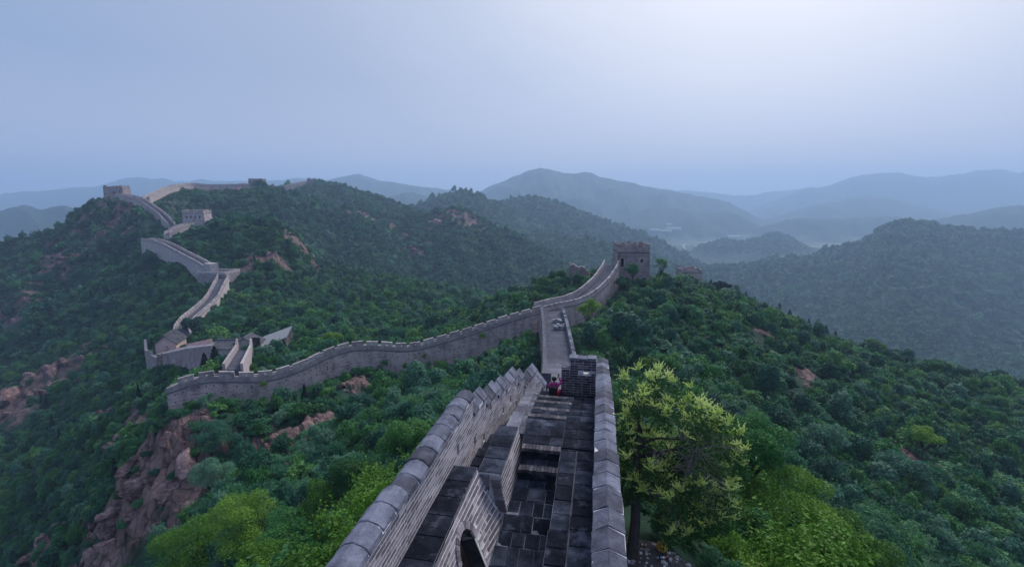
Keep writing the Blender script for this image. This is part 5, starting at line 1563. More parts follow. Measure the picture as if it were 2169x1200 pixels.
# long sight lines that must stay open: shrubs right in front of the long rampart stay low
def sample(r0, r1, dens, tmax=R(62)):
    n = int(dens * tmax * (r1 * r1 - r0 * r0))
    r = np.sqrt(rng.random(n) * (r1 * r1 - r0 * r0) + r0 * r0); t = rng.uniform(-tmax, tmax, n)
    return r * np.sin(t), r * np.cos(t)
def wing_gap(x, y):
    """distance in front of the long rampart's face"""
    p = np.concatenate([w[0] for w in WALLS[:2]])
    d = np.full(len(x), 99.0)
    for c0 in range(0, len(x), 4000):
        q = slice(c0, c0 + 4000)
        dd = np.hypot(x[q, None] - p[None, :, 0], y[q, None] - p[None, :, 1]); k = dd.argmin(1)
        front = y[q] < p[k, 1] + 1
        d[q] = np.where(front, dd.min(1), 99)
    return d

# growth is kept low where the photo shows a wall or building behind it
BOXES = [(322, 694, 376, 748, 137), (302, 728, 350, 772, 132), (345, 726, 460, 752, 105), (455, 713, 547, 745, 98), (468, 720, 532, 788, 76), (544, 712, 606, 728, 118), (386, 727, 442, 742, 119),
         (384, 449, 433, 478, 275), (424, 566, 488, 588, 200), (1300, 514, 1381, 566, 127), (1440, 566, 1478, 582, 208), (1206, 556, 1250, 582, 134), (216, 390, 258, 416, 345), (526, 374, 554, 389, 455), (648, 374, 668, 386, 690)]
for P, up_, dn2, hw_ in ((RIBBON, 2.2, 2.4, 2.2), (TERRACE, 2.0, 4.6, 1.0), (SPUR2, 2.0, 2.5, 1.5), (UPPER, 2.5, 3.5, 1.0), (FARRIDGE, 2.5, 3.0, 2), (FARRIDGE2, 2.0, 3.0, 3), (CREST, 2.0, 2.6, 1.5), (WING, 2.0, 2.4, 2.0), ([(a + 2.3, b, c) for a, b, c in LOWER[5:]], 1.0, 1.0, 2.4)):
    for p in resample(P, 3.0)[0]:
        zc = p.y * cp_ - p.z * sp_
        sx = CX + p.x / zc * F; sy = lambda z: CY - (p.y * sp_ + z * cp_) / (p.y * cp_ - z * sp_) * F
        w = hw_ / zc * F
        BOXES.append((sx - w, sy(p.z + up_), sx + w, sy(p.z - dn2), zc - 1))
for (px, py, zc, rad) in ROCKS:                            # and where bare rock shows
    if zc < 130 or (150 < zc < 260 and px < 200): BOXES.append((px - rad * F / zc * .36, py - rad * F / zc * .28, px + rad * F / zc * .36, py + rad * F / zc * .22, zc - .5))
def not_blocking(x, y, z, s):
    zt = z + s * 1.55
    zc = y * cp_ - zt * sp_
    px = CX + x / zc * F; py = CY - (y * sp_ + zt * cp_) / zc * F; w = s * F / zc * .8
    ok = np.ones(len(x), bool)
    for x0, y0, x1, y1, d in BOXES:
        ok &= ~((px + w > x0) & (px - w < x1) & (py < y1) & (zc < d) & (py > y0 - 60))
    return ok
# ---- single shrubs of the near slopes (each one an object)
x, y = sample(9, 66, .62)
rad = np.clip(rng.lognormal(.06, .38, len(x)), .5, 2.4)
z = gz(x, y)
keep = visible(x, y, z, 2.0, .01) & clear_of_walls(x, y, rad) & (rng.random(len(x)) > rockmask(x, y) * .93)
x, y, z, rad = x[keep], y[keep], z[keep], rad[keep]
def pix(x, y, z):
    zc = y * cp_ - z * sp_
    return CX + x / zc * F, CY - (y * sp_ + z * cp_) / zc * F, zc
px_, py_, zc_ = pix(x, y, z + rad * .8)
onscreen = (px_ > -40) & (px_ < 2210) & (py_ > 300) & (py_ < 1290) & (zc_ > 4)
x, y, z, rad, px_, py_, zc_ = [a[onscreen] for a in (x, y, z, rad, px_, py_, zc_)]
# keep the open patch under the flowering tree and the tree itself free
keep = ~((px_ > 1290) & (px_ < 1500) & (zc_ < 20)) & ~((px_ > 1280) & (px_ < 1620) & (zc_ < 17))
x, y, z, rad, px_, py_, zc_ = [a[keep] for a in (x, y, z, rad, px_, py_, zc_)]
keep = not_blocking(x, y, z - .15 * rad, rad)
x, y, z, rad, px_, py_, zc_ = [a[keep] for a in (x, y, z, rad, px_, py_, zc_)]
big = np.argsort(-rad / zc_)
ones, rest = big[:285], big[285:]
def region(px, py, zc):
    if px > 1250:
        if zc < 27: return ('', 'on the near right slope', 'shrubs on the near right slope', HIY)
        if px < 1480: return ('', 'beyond the flowering tree', 'shrubs beyond the flowering tree', HI + HIM)
        return ('', 'on the right hillside', 'shrubs on the right hillside', HI)
    if zc < 30 and py > 960: return ('', 'outside the rounded parapet', 'shrubs at the bottom left', HIY + HIY + HIM)
    if px < 480: return ('', 'on the red rock spur', 'shrubs on the red rock spur', HI)
    if py < 830: return ('', 'below the long rampart', 'shrubs under the long rampart', HI + HIM)
    return ('', 'in the left gully', 'shrubs in the left gully', HI)
HUE = {'leaf_dark': 'dark green', 'leaf_blue': 'bluish green', 'leaf_mid': 'mid green', 'leaf_yellow': 'yellow green'}
MATNAME = {M[k].name: v for k, v in HUE.items()}
regs = [region(px_[i], py_[i], zc_[i]) for i in ones]
span = {}
for i, rg in zip(ones, regs):
    q = span.setdefault(rg[2], [1e9, -1e9, 1e9, -1e9]); q[0] = min(q[0], px_[i]); q[1] = max(q[1], px_[i]); q[2] = min(q[2], py_[i]); q[3] = max(q[3], py_[i])
for i, rg in zip(ones, regs):
    hue, where, grp, protos = rg
    me_ = protos[rng.integers(len(protos))]
    o = bpy.data.objects.new('shrub', me_); COL.objects.link(o)
    o.location = (x[i], y[i], z[i] - .15 * rad[i])
    o.rotation_euler = (rng.uniform(-.12, .12), rng.uniform(-.12, .12), rng.uniform(0, 6.28))
    s_ = rad[i] * (1.15 if protos[0] in HIY else 1)
    o.scale = (s_, s_, s_ * rng.uniform(.8, 1.15))
    q = span[grp]
    v_ = ('at the top', 'high', 'halfway down', 'low', 'at the foot')[min(4, int((py_[i] - q[2]) / (q[3] - q[2] + 1) * 5))]
    h_ = ('far left', 'left', 'centre', 'right', 'far right')[min(4, int((px_[i] - q[0]) / (q[1] - q[0] + 1) * 5))]
    size_ = 'large ' if rad[i] > 1.6 else ('small ' if rad[i] < 1.1 else '')
    tag(o, f'{size_}{MATNAME[me_.materials[0].name]} shrub {where}, {v_}, {h_}', 'shrub', grp)
# ---- everything else: scattered growth
PX, PY, PZ, PS, PK = [], [], [], [], []
def emit(x, y, z, s, k): PX.append(x); PY.append(y); PZ.append(z); PS.append(s); PK.append(k)
emit(x[rest], y[rest], z[rest] - .15 * rad[rest], rad[rest], np.where(rng.random(len(rest)) < .2, iMIDM + rng.integers(0, 2, len(rest)), iHI + rng.integers(0, len(HI), len(rest))))
def scatter(r0, r1, dens, smin, smax, k0, kn, sink=.2, conif=.006, rockamt=1.15):
    x, y = sample(r0, r1, dens)
    s = np.clip(rng.lognormal(-.05, .45, len(x)), .4, 2.3) * rng.uniform(smin, smax, len(x))
    z = gz(x, y)
    keep = visible(x, y, z, s * 1.5)
    x, y, z, s = x[keep], y[keep], z[keep], s[keep]
    fl_ = np.clip((-158 - z) / 12, 0, 1) * np.clip((np.hypot(x, y) - 1000) / 350, 0, 1)      # no trees where the valley floor is paled as mist
    keep = (rng.random(len(x)) > fl_ * 1.2) & (rng.random(len(x)) > rockmask(x, y) * rockamt) & clear_of_walls(x, y, s)
    x, y, z, s = x[keep], y[keep], z[keep], s[keep]
    if r1 < 400:
        g_ = wing_gap(x, y); s = np.where(g_ < 9, np.minimum(s, .75 + g_ * .10), s)
    nb = not_blocking(x, y, z - sink * s, s)
    s2 = np.where(nb, s, s * .42); nb2 = nb | not_blocking(x, y, z - sink * s2, s2)
    x, y, z, s = x[nb2], y[nb2], z[nb2], s2[nb2]
    k = k0 + rng.integers(0, kn, len(x))
    con = (rng.random(len(x)) < conif * 2 * (vnoise(x * .02, y * .02) > .5))
    k = np.where(con, iCON + rng.integers(0, 2, len(x)), k)
    s = np.where(con, np.minimum(s * 1.1, 1.7), s)
    emit(x, y, z - sink * s, s, k)
    return len(x)
print('veg', scatter(14, 66, .50, .40, .75, iHI, len(HI), .1, 0, .8), scatter(66, 150, .72, .5, 1.15, 0, len(MID) + len(MIDM)), scatter(150, 290, .42, .65, 1.32, 0, len(MID) + len(MIDM)), scatter(290, 800, .16, .9, 1.85, iLOW, len(LOWP), .2, .004, .85), scatter(800, 1800, .024, 2.0, 3.8, iLOW, len(LOWP), .25, .0, .8))
PX, PY, PZ, PS, PK = [np.concatenate(a) for a in (PX, PY, PZ, PS, PK)]
def scattered(name, label, sel):
    n = int(sel.sum())
    me = bpy.data.meshes.new(name)
    me.vertices.add(n); me.vertices.foreach_set('co', np.stack([PX[sel], PY[sel], PZ[sel]], 1).ravel())
    a = me.attributes.new('size', 'FLOAT_VECTOR', 'POINT'); a.data.foreach_set('vector', (PS[sel][:, None] * np.stack([rng.uniform(.75, 1.35, n), rng.uniform(.75, 1.35, n), rng.uniform(.6, 1.35, n)], 1)).ravel())
    a = me.attributes.new('sort', 'INT', 'POINT'); a.data.foreach_set('value', PK[sel].astype(np.int32))
    a = me.attributes.new('turn', 'FLOAT_VECTOR', 'POINT')
    rot = np.stack([rng.uniform(-.15, .15, n), rng.uniform(-.15, .15, n), rng.uniform(0, 6.283, n)], 1); a.data.foreach_set('vector', rot.ravel())
    o = put(name, me); tag(o, label, None, None, 'stuff')
    ng = bpy.data.node_groups.new(name + '_scatter', 'GeometryNodeTree')
    ng.interface.new_socket('Geometry', in_out='INPUT', socket_type='NodeSocketGeometry'); ng.interface.new_socket('Geometry', in_out='OUTPUT', socket_type='NodeSocketGeometry')
    L = ng.links.new
    gi, go = ng.nodes.new('NodeGroupInput'), ng.nodes.new('NodeGroupOutput')
    def attr(nm, ty):
        q = ng.nodes.new('GeometryNodeInputNamedAttribute'); q.data_type = ty; q.inputs['Name'].default_value = nm; return q.outputs['Attribute']
    sz, so, tu = attr('size', 'FLOAT_VECTOR'), attr('sort', 'INT'), attr('turn', 'FLOAT_VECTOR')
    e2r = ng.nodes.new('FunctionNodeEulerToRotation'); L(tu, e2r.inputs[0])
    jn = ng.nodes.new('GeometryNodeJoinGeometry')
    for k in np.unique(PK[sel]):
        c = ng.nodes.new('FunctionNodeCompare'); c.data_type = 'INT'; c.operation = 'EQUAL'
        ints = [s for s in c.inputs if s.type == 'INT']; L(so, ints[0]); ints[1].default_value = int(k)
        oi = ng.nodes.new('GeometryNodeObjectInfo'); oi.inputs['Object'].default_value = PROTO_OBJ[int(k)]; oi.inputs['As Instance'].default_value = True
        ip = ng.nodes.new('GeometryNodeInstanceOnPoints')
        L(gi.outputs[0], ip.inputs['Points']); L(c.outputs[0], ip.inputs['Selection']); L(oi.outputs['Geometry'], ip.inputs['Instance']); L(e2r.outputs[0], ip.inputs['Rotation']); L(sz, ip.inputs['Scale'])
        L(ip.outputs[0], jn.inputs[0])
    L(jn.outputs[0], go.inputs[0])
    md = o.modifiers.new('scatter', 'NODES'); md.node_group = ng
    return o
PRr = np.hypot(PX, PY)
scattered('scrub', 'dense low scrub covering the near slopes around the ramparts', PRr < 290)
scattered('woodland', 'hazy scrub and woodland covering the farther hills', PRr >= 290)
# ================================================================== trees that stand out
def limb(mb, a, b, r0, r1, sag=.12, n=5):
    a, b = Vector(a), Vector(b); L = (b - a).length
    off = Vector((random.uniform(-1, 1), random.uniform(-1, 1), random.uniform(.2, 1))) * L * sag
    pts = [a.lerp(b, t) + off * math.sin(math.pi * t) + Vector((random.uniform(-1, 1), random.uniform(-1, 1), 0)) * L * .02 for t in np.linspace(0, 1, n)]
    mb.tube(pts, list(np.linspace(r0, r1, n)), 6)
    return pts
def tree(name, px, py, zc, rad, mats, label, group=None, nl=8000, leaf=.075, tall=1.0, seed=0, lob=13, cat='tree'):
    """broadleaf tree whose crown is centred on a sight line"""
    c = at(px, py, zc); g = np.random.default_rng(seed)
    zg = float(gz(c.x, c.y))
    if c.z - rad * .4 < zg: c.z = zg + rad * .4
    base = Vector((c.x + g.uniform(-.3, .3), c.y + g.uniform(-.2, .2), zg - .2))
    root = empty(name, base, label, cat, group)
    lobes = [((c.x, c.y, c.z), (rad * .62, rad * .62, rad * .55 * tall))]
    ends = []
    for _ in range(lob):
        a, e = g.uniform(0, 6.283), g.uniform(-.5, 1.25)
        q = rad * g.uniform(.45, .78)
        p = (c.x + math.cos(a) * math.cos(e) * q, c.y + math.sin(a) * math.cos(e) * q, c.z + math.sin(e) * q * .85 * tall)
        r = rad * g.uniform(.22, .38)
        lobes.append((p, (r, r, r * .8))); ends.append(p)
    P, D = leaf_points(g, nl, lobes, .45)
    A, B = leaves(g, P, D, leaf)
    put('crown', quads_mesh('crown', P, A, B, mats), root)
    mb = MB()
    fork = base.lerp(Vector(c), .55)
    tr = max(.05, rad * .055)
    limb(mb, base, fork, tr * 1.25, tr * .8, .03)
    for p in ends: limb(mb, fork, p, tr * .55, tr * .1, .1)
    mb.build('trunk', M['bark'], root)
    return root
YG = 'bright yellow green trees at the lower right'
tree('tree', 1668, 1100, 22, 3.0, M['leaf_yellow'], 'largest bright yellow green tree, at the lower right edge of the near slope', YG, 36000, .048, 1.0, 11, 18)
tree('tree', 1790, 1175, 25, 2.6, M['leaf_yellow'], 'bright yellow green tree farthest right, cut by the bottom edge', YG, 28000, .048, .9, 12, 15)
tree('tree', 1585, 950, 24, 2.2, M['leaf_mid'], 'darker green tree just above the bright yellow green ones and right of the flowering tree', YG, 24000, .047, 1.0, 13, 14)
tree('tree', 1540, 1130, 19.5, 1.9, M['leaf_mid'], 'green tree between the flowering tree and the largest yellow green one', YG, 20000, .045, .9, 14, 12)
tree('tree', 1620, 1215, 19, 2.0, M['leaf_yellow'], 'low yellow green tree at the bottom edge beneath the largest one', YG, 19000, .044, .8, 15, 12)
BL = 'bright green trees at the bottom left'
for k, (px, py, zc, rad, mt, lab) in enumerate(((395, 1165, 38, 3.4, 'leaf_yellow', 'leftmost yellow green tree at the bottom edge below the red rocks'), (510, 1110, 37, 3.3, 'leaf_yellow', 'rounded yellow green tree second from the left at the bottom'),
        (610, 1150, 31, 2.8, 'leaf_mid', 'mid green tree in the middle of the bottom left group'), (560, 1200, 28, 2.4, 'leaf_yellow', 'yellow green tree cut by the bottom edge in front of the left group'),
        (690, 1075, 33, 2.6, 'leaf_yellow', 'pale tipped yellow green tree nearest the rounded parapet'), (745, 1010, 34, 2.2, 'leaf_mid', 'green tree above the pale tipped one beside the parapet'), (655, 1205, 24, 2.0, 'leaf_mid', 'small green tree at the bottom edge beside the parapet'),
        (865, 935, 33, 2.3, 'leaf_mid', 'green tree leaning against the outside of the rounded parapet'), (450, 1010, 52, 2.6, 'leaf_blue', 'bluish green tree on the shaded slope above the bottom left group'), (455, 930, 62, 3.2, 'leaf_blue', 'broad bluish tree with pale leaf tips right of the red cliff'))):
    tree('tree', px, py, zc, rad, M[mt], lab, BL, 21000, .049, .95, 40 + k, 14)
tree('tree', 1246, 655, 97, 2.6, M['leaf_yellow'], 'yellowish tree growing against the climbing rampart beside the junction', None, 5000, .12, 1.1, 60)
tree('tree', 1268, 690, 92, 2.6, M['leaf_mid'], 'green tree below the yellowish one beside the junction', None, 5000, .12, 1.0, 61)
tree('tree', 1340, 572, 122, 2.3, M['leaf_dark'], 'dark bushy tree right in front of the crenellated watchtower', None, 4500, .13, 1.1, 62)
tree('tree', 1320, 600, 120, 2.6, M['leaf_dark'], 'dark tree at the foot of the slope below the watchtower', None, 4500, .14, 1.0, 63)
tree('tree', 1400, 560, 138, 2.2, M['leaf_mid'], 'sparse young tree just right of the crenellated watchtower', None, 1500, .14, 1.3, 64)
tree('tree', 655, 740, 103, 4.2, M['leaf_mid'], 'large light green tree behind the long rampart right of the stair ramp', None, 9000, .17, .8, 65)
tree('tree', 700, 722, 108, 3.2, M['leaf_yellow'], 'pale leaved tree behind the long rampart, right of the large light green one', None, 7000, .16, .8, 66)
tree('tree', 590, 752, 100, 3.2, M['leaf_dark'], 'dark tree between the stair ramp and the large light green tree', None, 7000, .16, .9, 67)
tree('tree', 552, 680, 165, 3.4, M['leaf_yellow'], 'pale blossoming tree alone on the slope above the white shed', None, 4000, .17, .9, 68)
tree('tree', 412, 690, 150, 4.2, M['leaf_blue'], 'large rounded bluish tree right of the winding rampart above the guard house', None, 7000, .2, .9, 69)
tree('tree', 1852, 735, 142, 4.0, M['leaf_yellow'], 'pale rounded tree on the skyline of the right hillside', None, 5000, .18, .7, 70)
tree('tree', 1962, 925, 72, 2.4, M['leaf_yellow'], 'pale flowering bush on the dark right hillside', None, 4000, .10, .7, 71)
tree('tree', 1530, 606, 160, 3.4, M['needle'], 'darkest rounded tree on the ridge right of the low ruined watchtower', None, 6000, .16, .75, 72)
tree('tree', 1912, 470, 948, 13.0, M['leaf_dark'], 'dark tree clump on the top of the right hill', None, 2500, .8, .8, 73)
tree('tree', 1370, 780, 70, 2.4, M['leaf_yellow'], 'small yellow tipped tree above the flowering tree', None, 5000, .09, .8, 74)
tree('tree', 1420, 770, 66, 2.2, M['leaf_mid'], 'green tree right of the small yellow tipped one', None, 5000, .09, .8, 75)
tree('tree', 1750, 930, 62, 3.2, M['leaf_blue'], 'large bluish green tree in the middle of the right hillside', None, 6000, .11, .9, 76)
tree('tree', 1740, 1000, 52, 3.0, M['leaf_blue'], 'bluish green tree just above the yellow green ones on the right', None, 6000, .10, .9, 77)
tree('tree', 1905, 985, 64, 3.4, M['leaf_blue'], 'dark bluish tree in the hollow at the far right', None, 6000, .12, .8, 78)
# pines
def pine(px, py, zc, h, label, group, seed, slim=.32):
    c = at(px, py, zc); zg = float(gz(c.x, c.y)); zt = max(c.z, zg + h * .7); hh = max(h, zt - zg)
    root = empty('pine_tree', (c.x, c.y, zg), label, 'tree', group)
    g = np.random.default_rng(seed); n = 3200
    t = g.random(n) ** .75; a = g.uniform(0, 6.283, n); tier = (t * 8) % 1
    r = hh * slim * (1 - t) ** .8 * (.35 + .65 * g.random(n)) * (1.05 - .45 * tier) + .05
    P = np.stack([c.x + np.cos(a) * r, c.y + np.sin(a) * r, zg + hh * (.12 + .88 * t) - r * .3], 1)
    A, B = leaves(g, P, np.stack([np.cos(a), np.sin(a), np.full(n, .3)], 1), hh * .034)
    put('crown', quads_mesh('crown', P, A, B, M['needle']), root)
    mb = MB(); mb.tube([(c.x, c.y, zg - .3), (c.x, c.y, zg + hh * .9)], [hh * .03, hh * .006], 6); mb.build('trunk', M['bark'], root)
pine(432, 752, 98, 4.6, 'left one of two dark conifers beside the stair ramp', 'dark conifers by the ramp', 1)
pine(455, 750, 95, 5.2, 'right one of two dark conifers beside the stair ramp', 'dark conifers by the ramp', 2, .4)
pine(575, 728, 112, 5.0, 'dark pointed conifer in front of the white shed', 'conifers in front of the shed', 3)
pine(600, 730, 113, 4.6, 'second pointed conifer at the right end of the white shed', 'conifers in front of the shed', 4)
rg_ = np.random.default_rng(5)
for k, (px, py, zc) in enumerate(((1492, 592, 252), (1506, 596, 250), (1522, 600, 248), (1548, 612, 246), (1566, 618, 245), (1580, 624, 243), (1598, 634, 241), (1618, 645, 239), (1634, 650, 236), (1650, 655, 235), (1672, 668, 231), (1690, 676, 228), (1712, 690, 224), (1730, 696, 222), (1748, 704, 220), (1768, 716, 217), (1786, 727, 215), (1806, 736, 212))):
    pine(px, py + 2, zc, 5.5 + rg_.random() * 2.5, 'dark pine in the row along the back ridge fading into the right valley', 'pines along the back ridge', 20 + k, .36)

# ================================================================== the flowering tree
tb = W(13.35, 1.28, 0); tb.z = float(gz(tb.x, tb.y)) - .15
FT = empty('flowering_tree', tb, 'flowering tree with pale yellow sprays and bare grey twigs right of the gabled parapet', 'tree')
g = np.random.default_rng(21)
mb = MB()
t1 = at(1347, 1015, 15.3); t2 = at(1356, 905, 15.8)
tr = [tb, tb.lerp(t1, .5) + Vector((.06, 0, 0)), t1, t1.lerp(t2, .5) + Vector((-.05, .05, 0)), t2]
mb.tube(tr, [.19, .16, .14, .12, .08], 9)
limb(mb, tb.lerp(t1, .62), at(1338, 985, 15.2), .08, .05, .05)
mb.build('trunk', M['bark'], FT)
# crown as a leaning egg: tips on sight lines at different depths
tips = []
poly = [(1318, 800), (1390, 778), (1440, 800), (1475, 845), (1515, 880), (1548, 890), (1580, 945), (1592, 985), (1560, 1030), (1560, 1080), (1545, 1110), (1490, 1120), (1450, 1150), (1405, 1145), (1390, 1080), (1345, 1040), (1312, 1000), (1310, 900)]
def inside(x, y):
    r = False
    for (x0, y0), (x1, y1) in zip(poly, poly[1:] + poly[:1]):
        if (y0 > y) != (y1 > y) and x < (x1 - x0) * (y - y0) / (y1 - y0) + x0: r = not r
    return r
while len(tips) < 270:
    x_, y_ = g.uniform(1305, 1600), g.uniform(770, 1155)
    if inside(x_, y_): tips.append((x_, y_, 15.9 + g.uniform(-1.7, 1.9) * math.cos((x_ - 1440) / 150 * 1.2)))
tips3 = [at(*t) for t in tips]
hubs = [at(*t) for t in ((1350, 860, 16), (1410, 850, 16.4), (1440, 930, 15.4), (1500, 940, 16.2), (1400, 960, 15.0), (1470, 1030, 15.2), (1520, 1010, 16.4), (1420, 1060, 15.0), (1330, 930, 15.8))]
br, tw = MB(), MB()
for h_ in hubs: limb(br, t1.lerp(t2, random.uniform(.1, 1.0)), h_, .06, .024, .1, 6)
for p in tips3:
    h_ = min(hubs, key=lambda q: (q - p).length)
    limb(tw, h_ + Vector(g.normal(size=3) * .1), p, .016, .006, .14, 5)
for _ in range(34):                                       # bare grey twigs in the middle
    a = at(g.uniform(1420, 1480), g.uniform(930, 1000), 15.0); b = at(g.uniform(1440, 1560), g.uniform(940, 1060), 14.7 + g.uniform(-.4, .4)); limb(tw, a, b, .014, .006, .2, 6)
br.build('branch', M['bark'], FT); tw.build('twigs', M['twig'], FT)
Ps, Ds = [], []
for p in tips3:
    n = 62
    d = g.normal(size=(n, 3)); d /= np.linalg.norm(d, axis=1)[:, None]
    Ps.append(np.array(p)[None] + d * (.36 * g.random(n) ** .5)[:, None] - np.array([0, 0, .12])); Ds.append(d)
P, D = np.concatenate(Ps), np.concatenate(Ds)
A, B = leaves(g, P, D, .062)
put('foliage', quads_mesh('foliage', P, A, B * .8, M['leaf_tree']), FT)
def spray(seed):
    """an upright flower spray: thin spikes set with small pale florets"""
    g2 = np.random.default_rng(seed); Pc, Aa, Bb = [], [], []
    for _ in range(13):
        a, e = g2.uniform(0, 6.283), g2.uniform(.15, 1.4)
        d = np.array([math.cos(a) * math.cos(e), math.sin(a) * math.cos(e), math.sin(e)]); L = g2.uniform(.18, .36)
        for t in np.linspace(.15, 1, 9):
            q = d * L * t + g2.normal(size=3) * .008
            u = g2.normal(size=3); u -= u.dot(d) * d; u /= np.linalg.norm(u)
            s = .034 * (1.15 - .7 * t)
            Pc.append(q); Aa.append(d * s * 1.2); Bb.append(u * s)
    return quads_mesh('flower_spray', np.array(Pc), np.array(Aa), np.array(Bb), M['flower'])
SPR = [spray(k) for k in range(5)]
gaps = lambda x_, y_: (1425 < x_ < 1530 and 935 < y_ < 1030)
for k, (t, p) in enumerate(zip(tips, tips3)):
    if gaps(t[0], t[1]) or t[2] > 17.3 or g.random() < .12: continue
    if t[0] < 1360 and t[1] > 930 and g.random() < .6: continue
    o = put('flower_spray', SPR[k % 5], FT); o.matrix_parent_inverse = Matrix.Identity(4)
    o.location = p - FT.location + Vector((g.normal() * .05, g.normal() * .05, .16)); o.rotation_euler = (g.uniform(-.5, .5), g.uniform(-.5, .5), g.uniform(0, 6.28)); s_ = g.uniform(.8, 1.4); o.scale = (s_, s_, s_)

for k, (u_, l_, r_) in enumerate(((12.2, 4.3, .7), (13.2, 5.0, .9), (10.9, 4.6, .6), (14.8, 4.4, .8), (15.5, 2.6, .7), (9.6, 4.6, .6))):
    p = W(u_, l_); p.z = float(gz(p.x, p.y)) - .1
    o = bpy.data.objects.new('shrub', (HIM + HI)[k]); COL.objects.link(o); o.location = p; o.scale = (r_, r_, r_); o.rotation_euler = (0, 0, k)
    tag(o, MATNAME[o.data.materials[0].name] + (' low bush' if r_ < .75 else ' bush') + ' in the shade under the flowering tree' + (', behind its trunk' if u_ > 14 else ', in front of its trunk' if u_ < 12 else ', right of its trunk'), 'shrub', 'bushes under the flowering tree')
# bare earth, stones and litter under the tree
m_dirt = stone('bare_earth', (.035, .032, .034), (.075, .068, .070), (.15, .14, .145), 1.6, .95, .8, None, 0, .2)
mb = MB()
gu, gl = np.linspace(8.5, 14.6, 22), np.linspace(.85, 3.6, 14)
V_ = [[W(a, b) for b in gl] for a in gu]
rings = [[Vector((p.x, p.y, float(gz(p.x, p.y)) + .03 + .05 * math.sin(p.x * 5) * math.sin(p.y * 4))) for p in row] for row in V_]
mb.loft(rings, closed=False, caps=False)
tag(mb.build('bare_ground', m_dirt), 'patch of bare earth at the foot of the flowering tree', None, None, 'structure')
mb = MB()
for _ in range(420):
    p = W(g.uniform(8.6, 14.4), g.uniform(1.0, 3.5)); s_ = g.uniform(.02, .09)
    p.z = float(gz(p.x, p.y)) + .05
    mb.box(p, s_ * 1.4, s_, s_ * .7, g.uniform(0, 3), g.random())
tag(mb.build('gravel', M['rubble'], None, 'stuff'), 'small stones strewn under the flowering tree')
p0_ = W(9.7, .95); p1_ = W(9.9, 3.3)
LW = empty('kerb_wall', (p0_.x, p0_.y, float(gz(p0_.x, p0_.y))), 'low dark stone kerb at the bottom edge under the flowering tree', 'wall')
for k in range(6):
    p = p0_.lerp(p1_, (k + .5) / 6); mb = MB(); mb.box(Vector((p.x, p.y, float(gz(p.x, p.y)) + .12)), .38, .3, .42, -R(10) + random.uniform(-.1, .1), random.random(), Matrix.Rotation(random.uniform(-.08, .08), 3, 'Y'))
    mb.build('stone', M['coping'], LW, origin=p)
# litter
def on_ground(px, py): 
    p = hit(px, py, 9, 40); p.z += .06; return p
p = on_ground(1402, 1165)
bm = bmesh.new(); bmesh.ops.create_icosphere(bm, subdivisions=3, radius=.17)
for v in bm.verts:
    n = 1 + .22 * math.sin(v.co.x * 31 + 1) * math.sin(v.co.y * 27) + .14 * math.sin(v.co.z * 45 + v.co.x * 20)
    v.co *= n; v.co.z = max(v.co.z, -.10); 
    if v.co.z > .12: v.co.x *= .5; v.co.y *= .5; v.co.z *= 1.25
me_ = bpy.data.meshes.new('rubbish_bag'); bm.to_mesh(me_); bm.free()
m_bag = stone('yellow_brown_plastic', (.12, .05, .015), (.34, .18, .03), (.55, .36, .05), 9, .4, .6)
o = put('rubbish_bag', me_, None, m_bag); o.location = p + Vector((0, 0, .08)); tag(o, 'crumpled yellow brown bag lying under the flowering tree', 'litter')
p = on_ground(1405, 1183)
DC = empty('drink_can', p, 'red, white and blue can lying beside the crumpled bag', 'litter')
for a0, a1, c_, nm in ((-.09, -.03, (.25, .42, .75), 'blue_end'), (-.0299, .03, (.8, .8, .82), 'white_band'), (.0301, .09, (.62, .05, .10), 'red_end')):
    mb = MB(); mb.tube([p + Vector((a0, 0, .0)), p + Vector((a1, .0, .0))], .034, 10); mb.build(nm, plain('can_' + nm, c_, .35, .05), DC)

# ================================================================== rock outcrops
def rock_mesh(seed):
    g2 = random.Random(seed)
    bm = bmesh.new(); bmesh.ops.create_icosphere(bm, subdivisions=3, radius=1)
    planes = [(Vector((g2.gauss(0, 1), g2.gauss(0, 1), g2.gauss(.2, .8))).normalized(), g2.uniform(.45, .85)) for _ in range(13)]
    sx, sy = g2.uniform(.8, 1.3), g2.uniform(.6, 1)
    for v in bm.verts:
        for n, d in planes:                                # chop flat faces
            k = v.co.dot(n) - d
            if k > 0: v.co -= n * k
        v.co += v.co * (.06 * math.sin(v.co.x * 9 + seed) * math.sin(v.co.z * 11 + v.co.y * 7))
        v.co.x *= sx; v.co.y *= sy
    me_ = bpy.data.meshes.new('rock_outcrop'); bm.to_mesh(me_); bm.free(); me_.materials.append(M['rock'])
    return me_
RKM = [rock_mesh(k) for k in range(9)]
cand_ = []
for (px, py, zc, rad) in ROCKS:
    if zc > 700: continue
    c = at(px, py, zc)
    spur_ = px < 480 and zc < 130
    for k in range(7 if spur_ else (4 if zc < 120 else 4)):
        x_, y_ = c.x + g.normal() * rad * .5, c.y + g.normal() * rad * .5
        s_ = rad * (g.uniform(.08, .30) if spur_ else g.uniform(.14, .34))
        if clear_of_walls(np.array([x_]), np.array([y_]), np.array([s_]))[0]: cand_.append((s_ / zc, x_, y_, s_, px, py, zc, spur_))
cand_.sort(reverse=True)
lo_v, lo_f = [], []
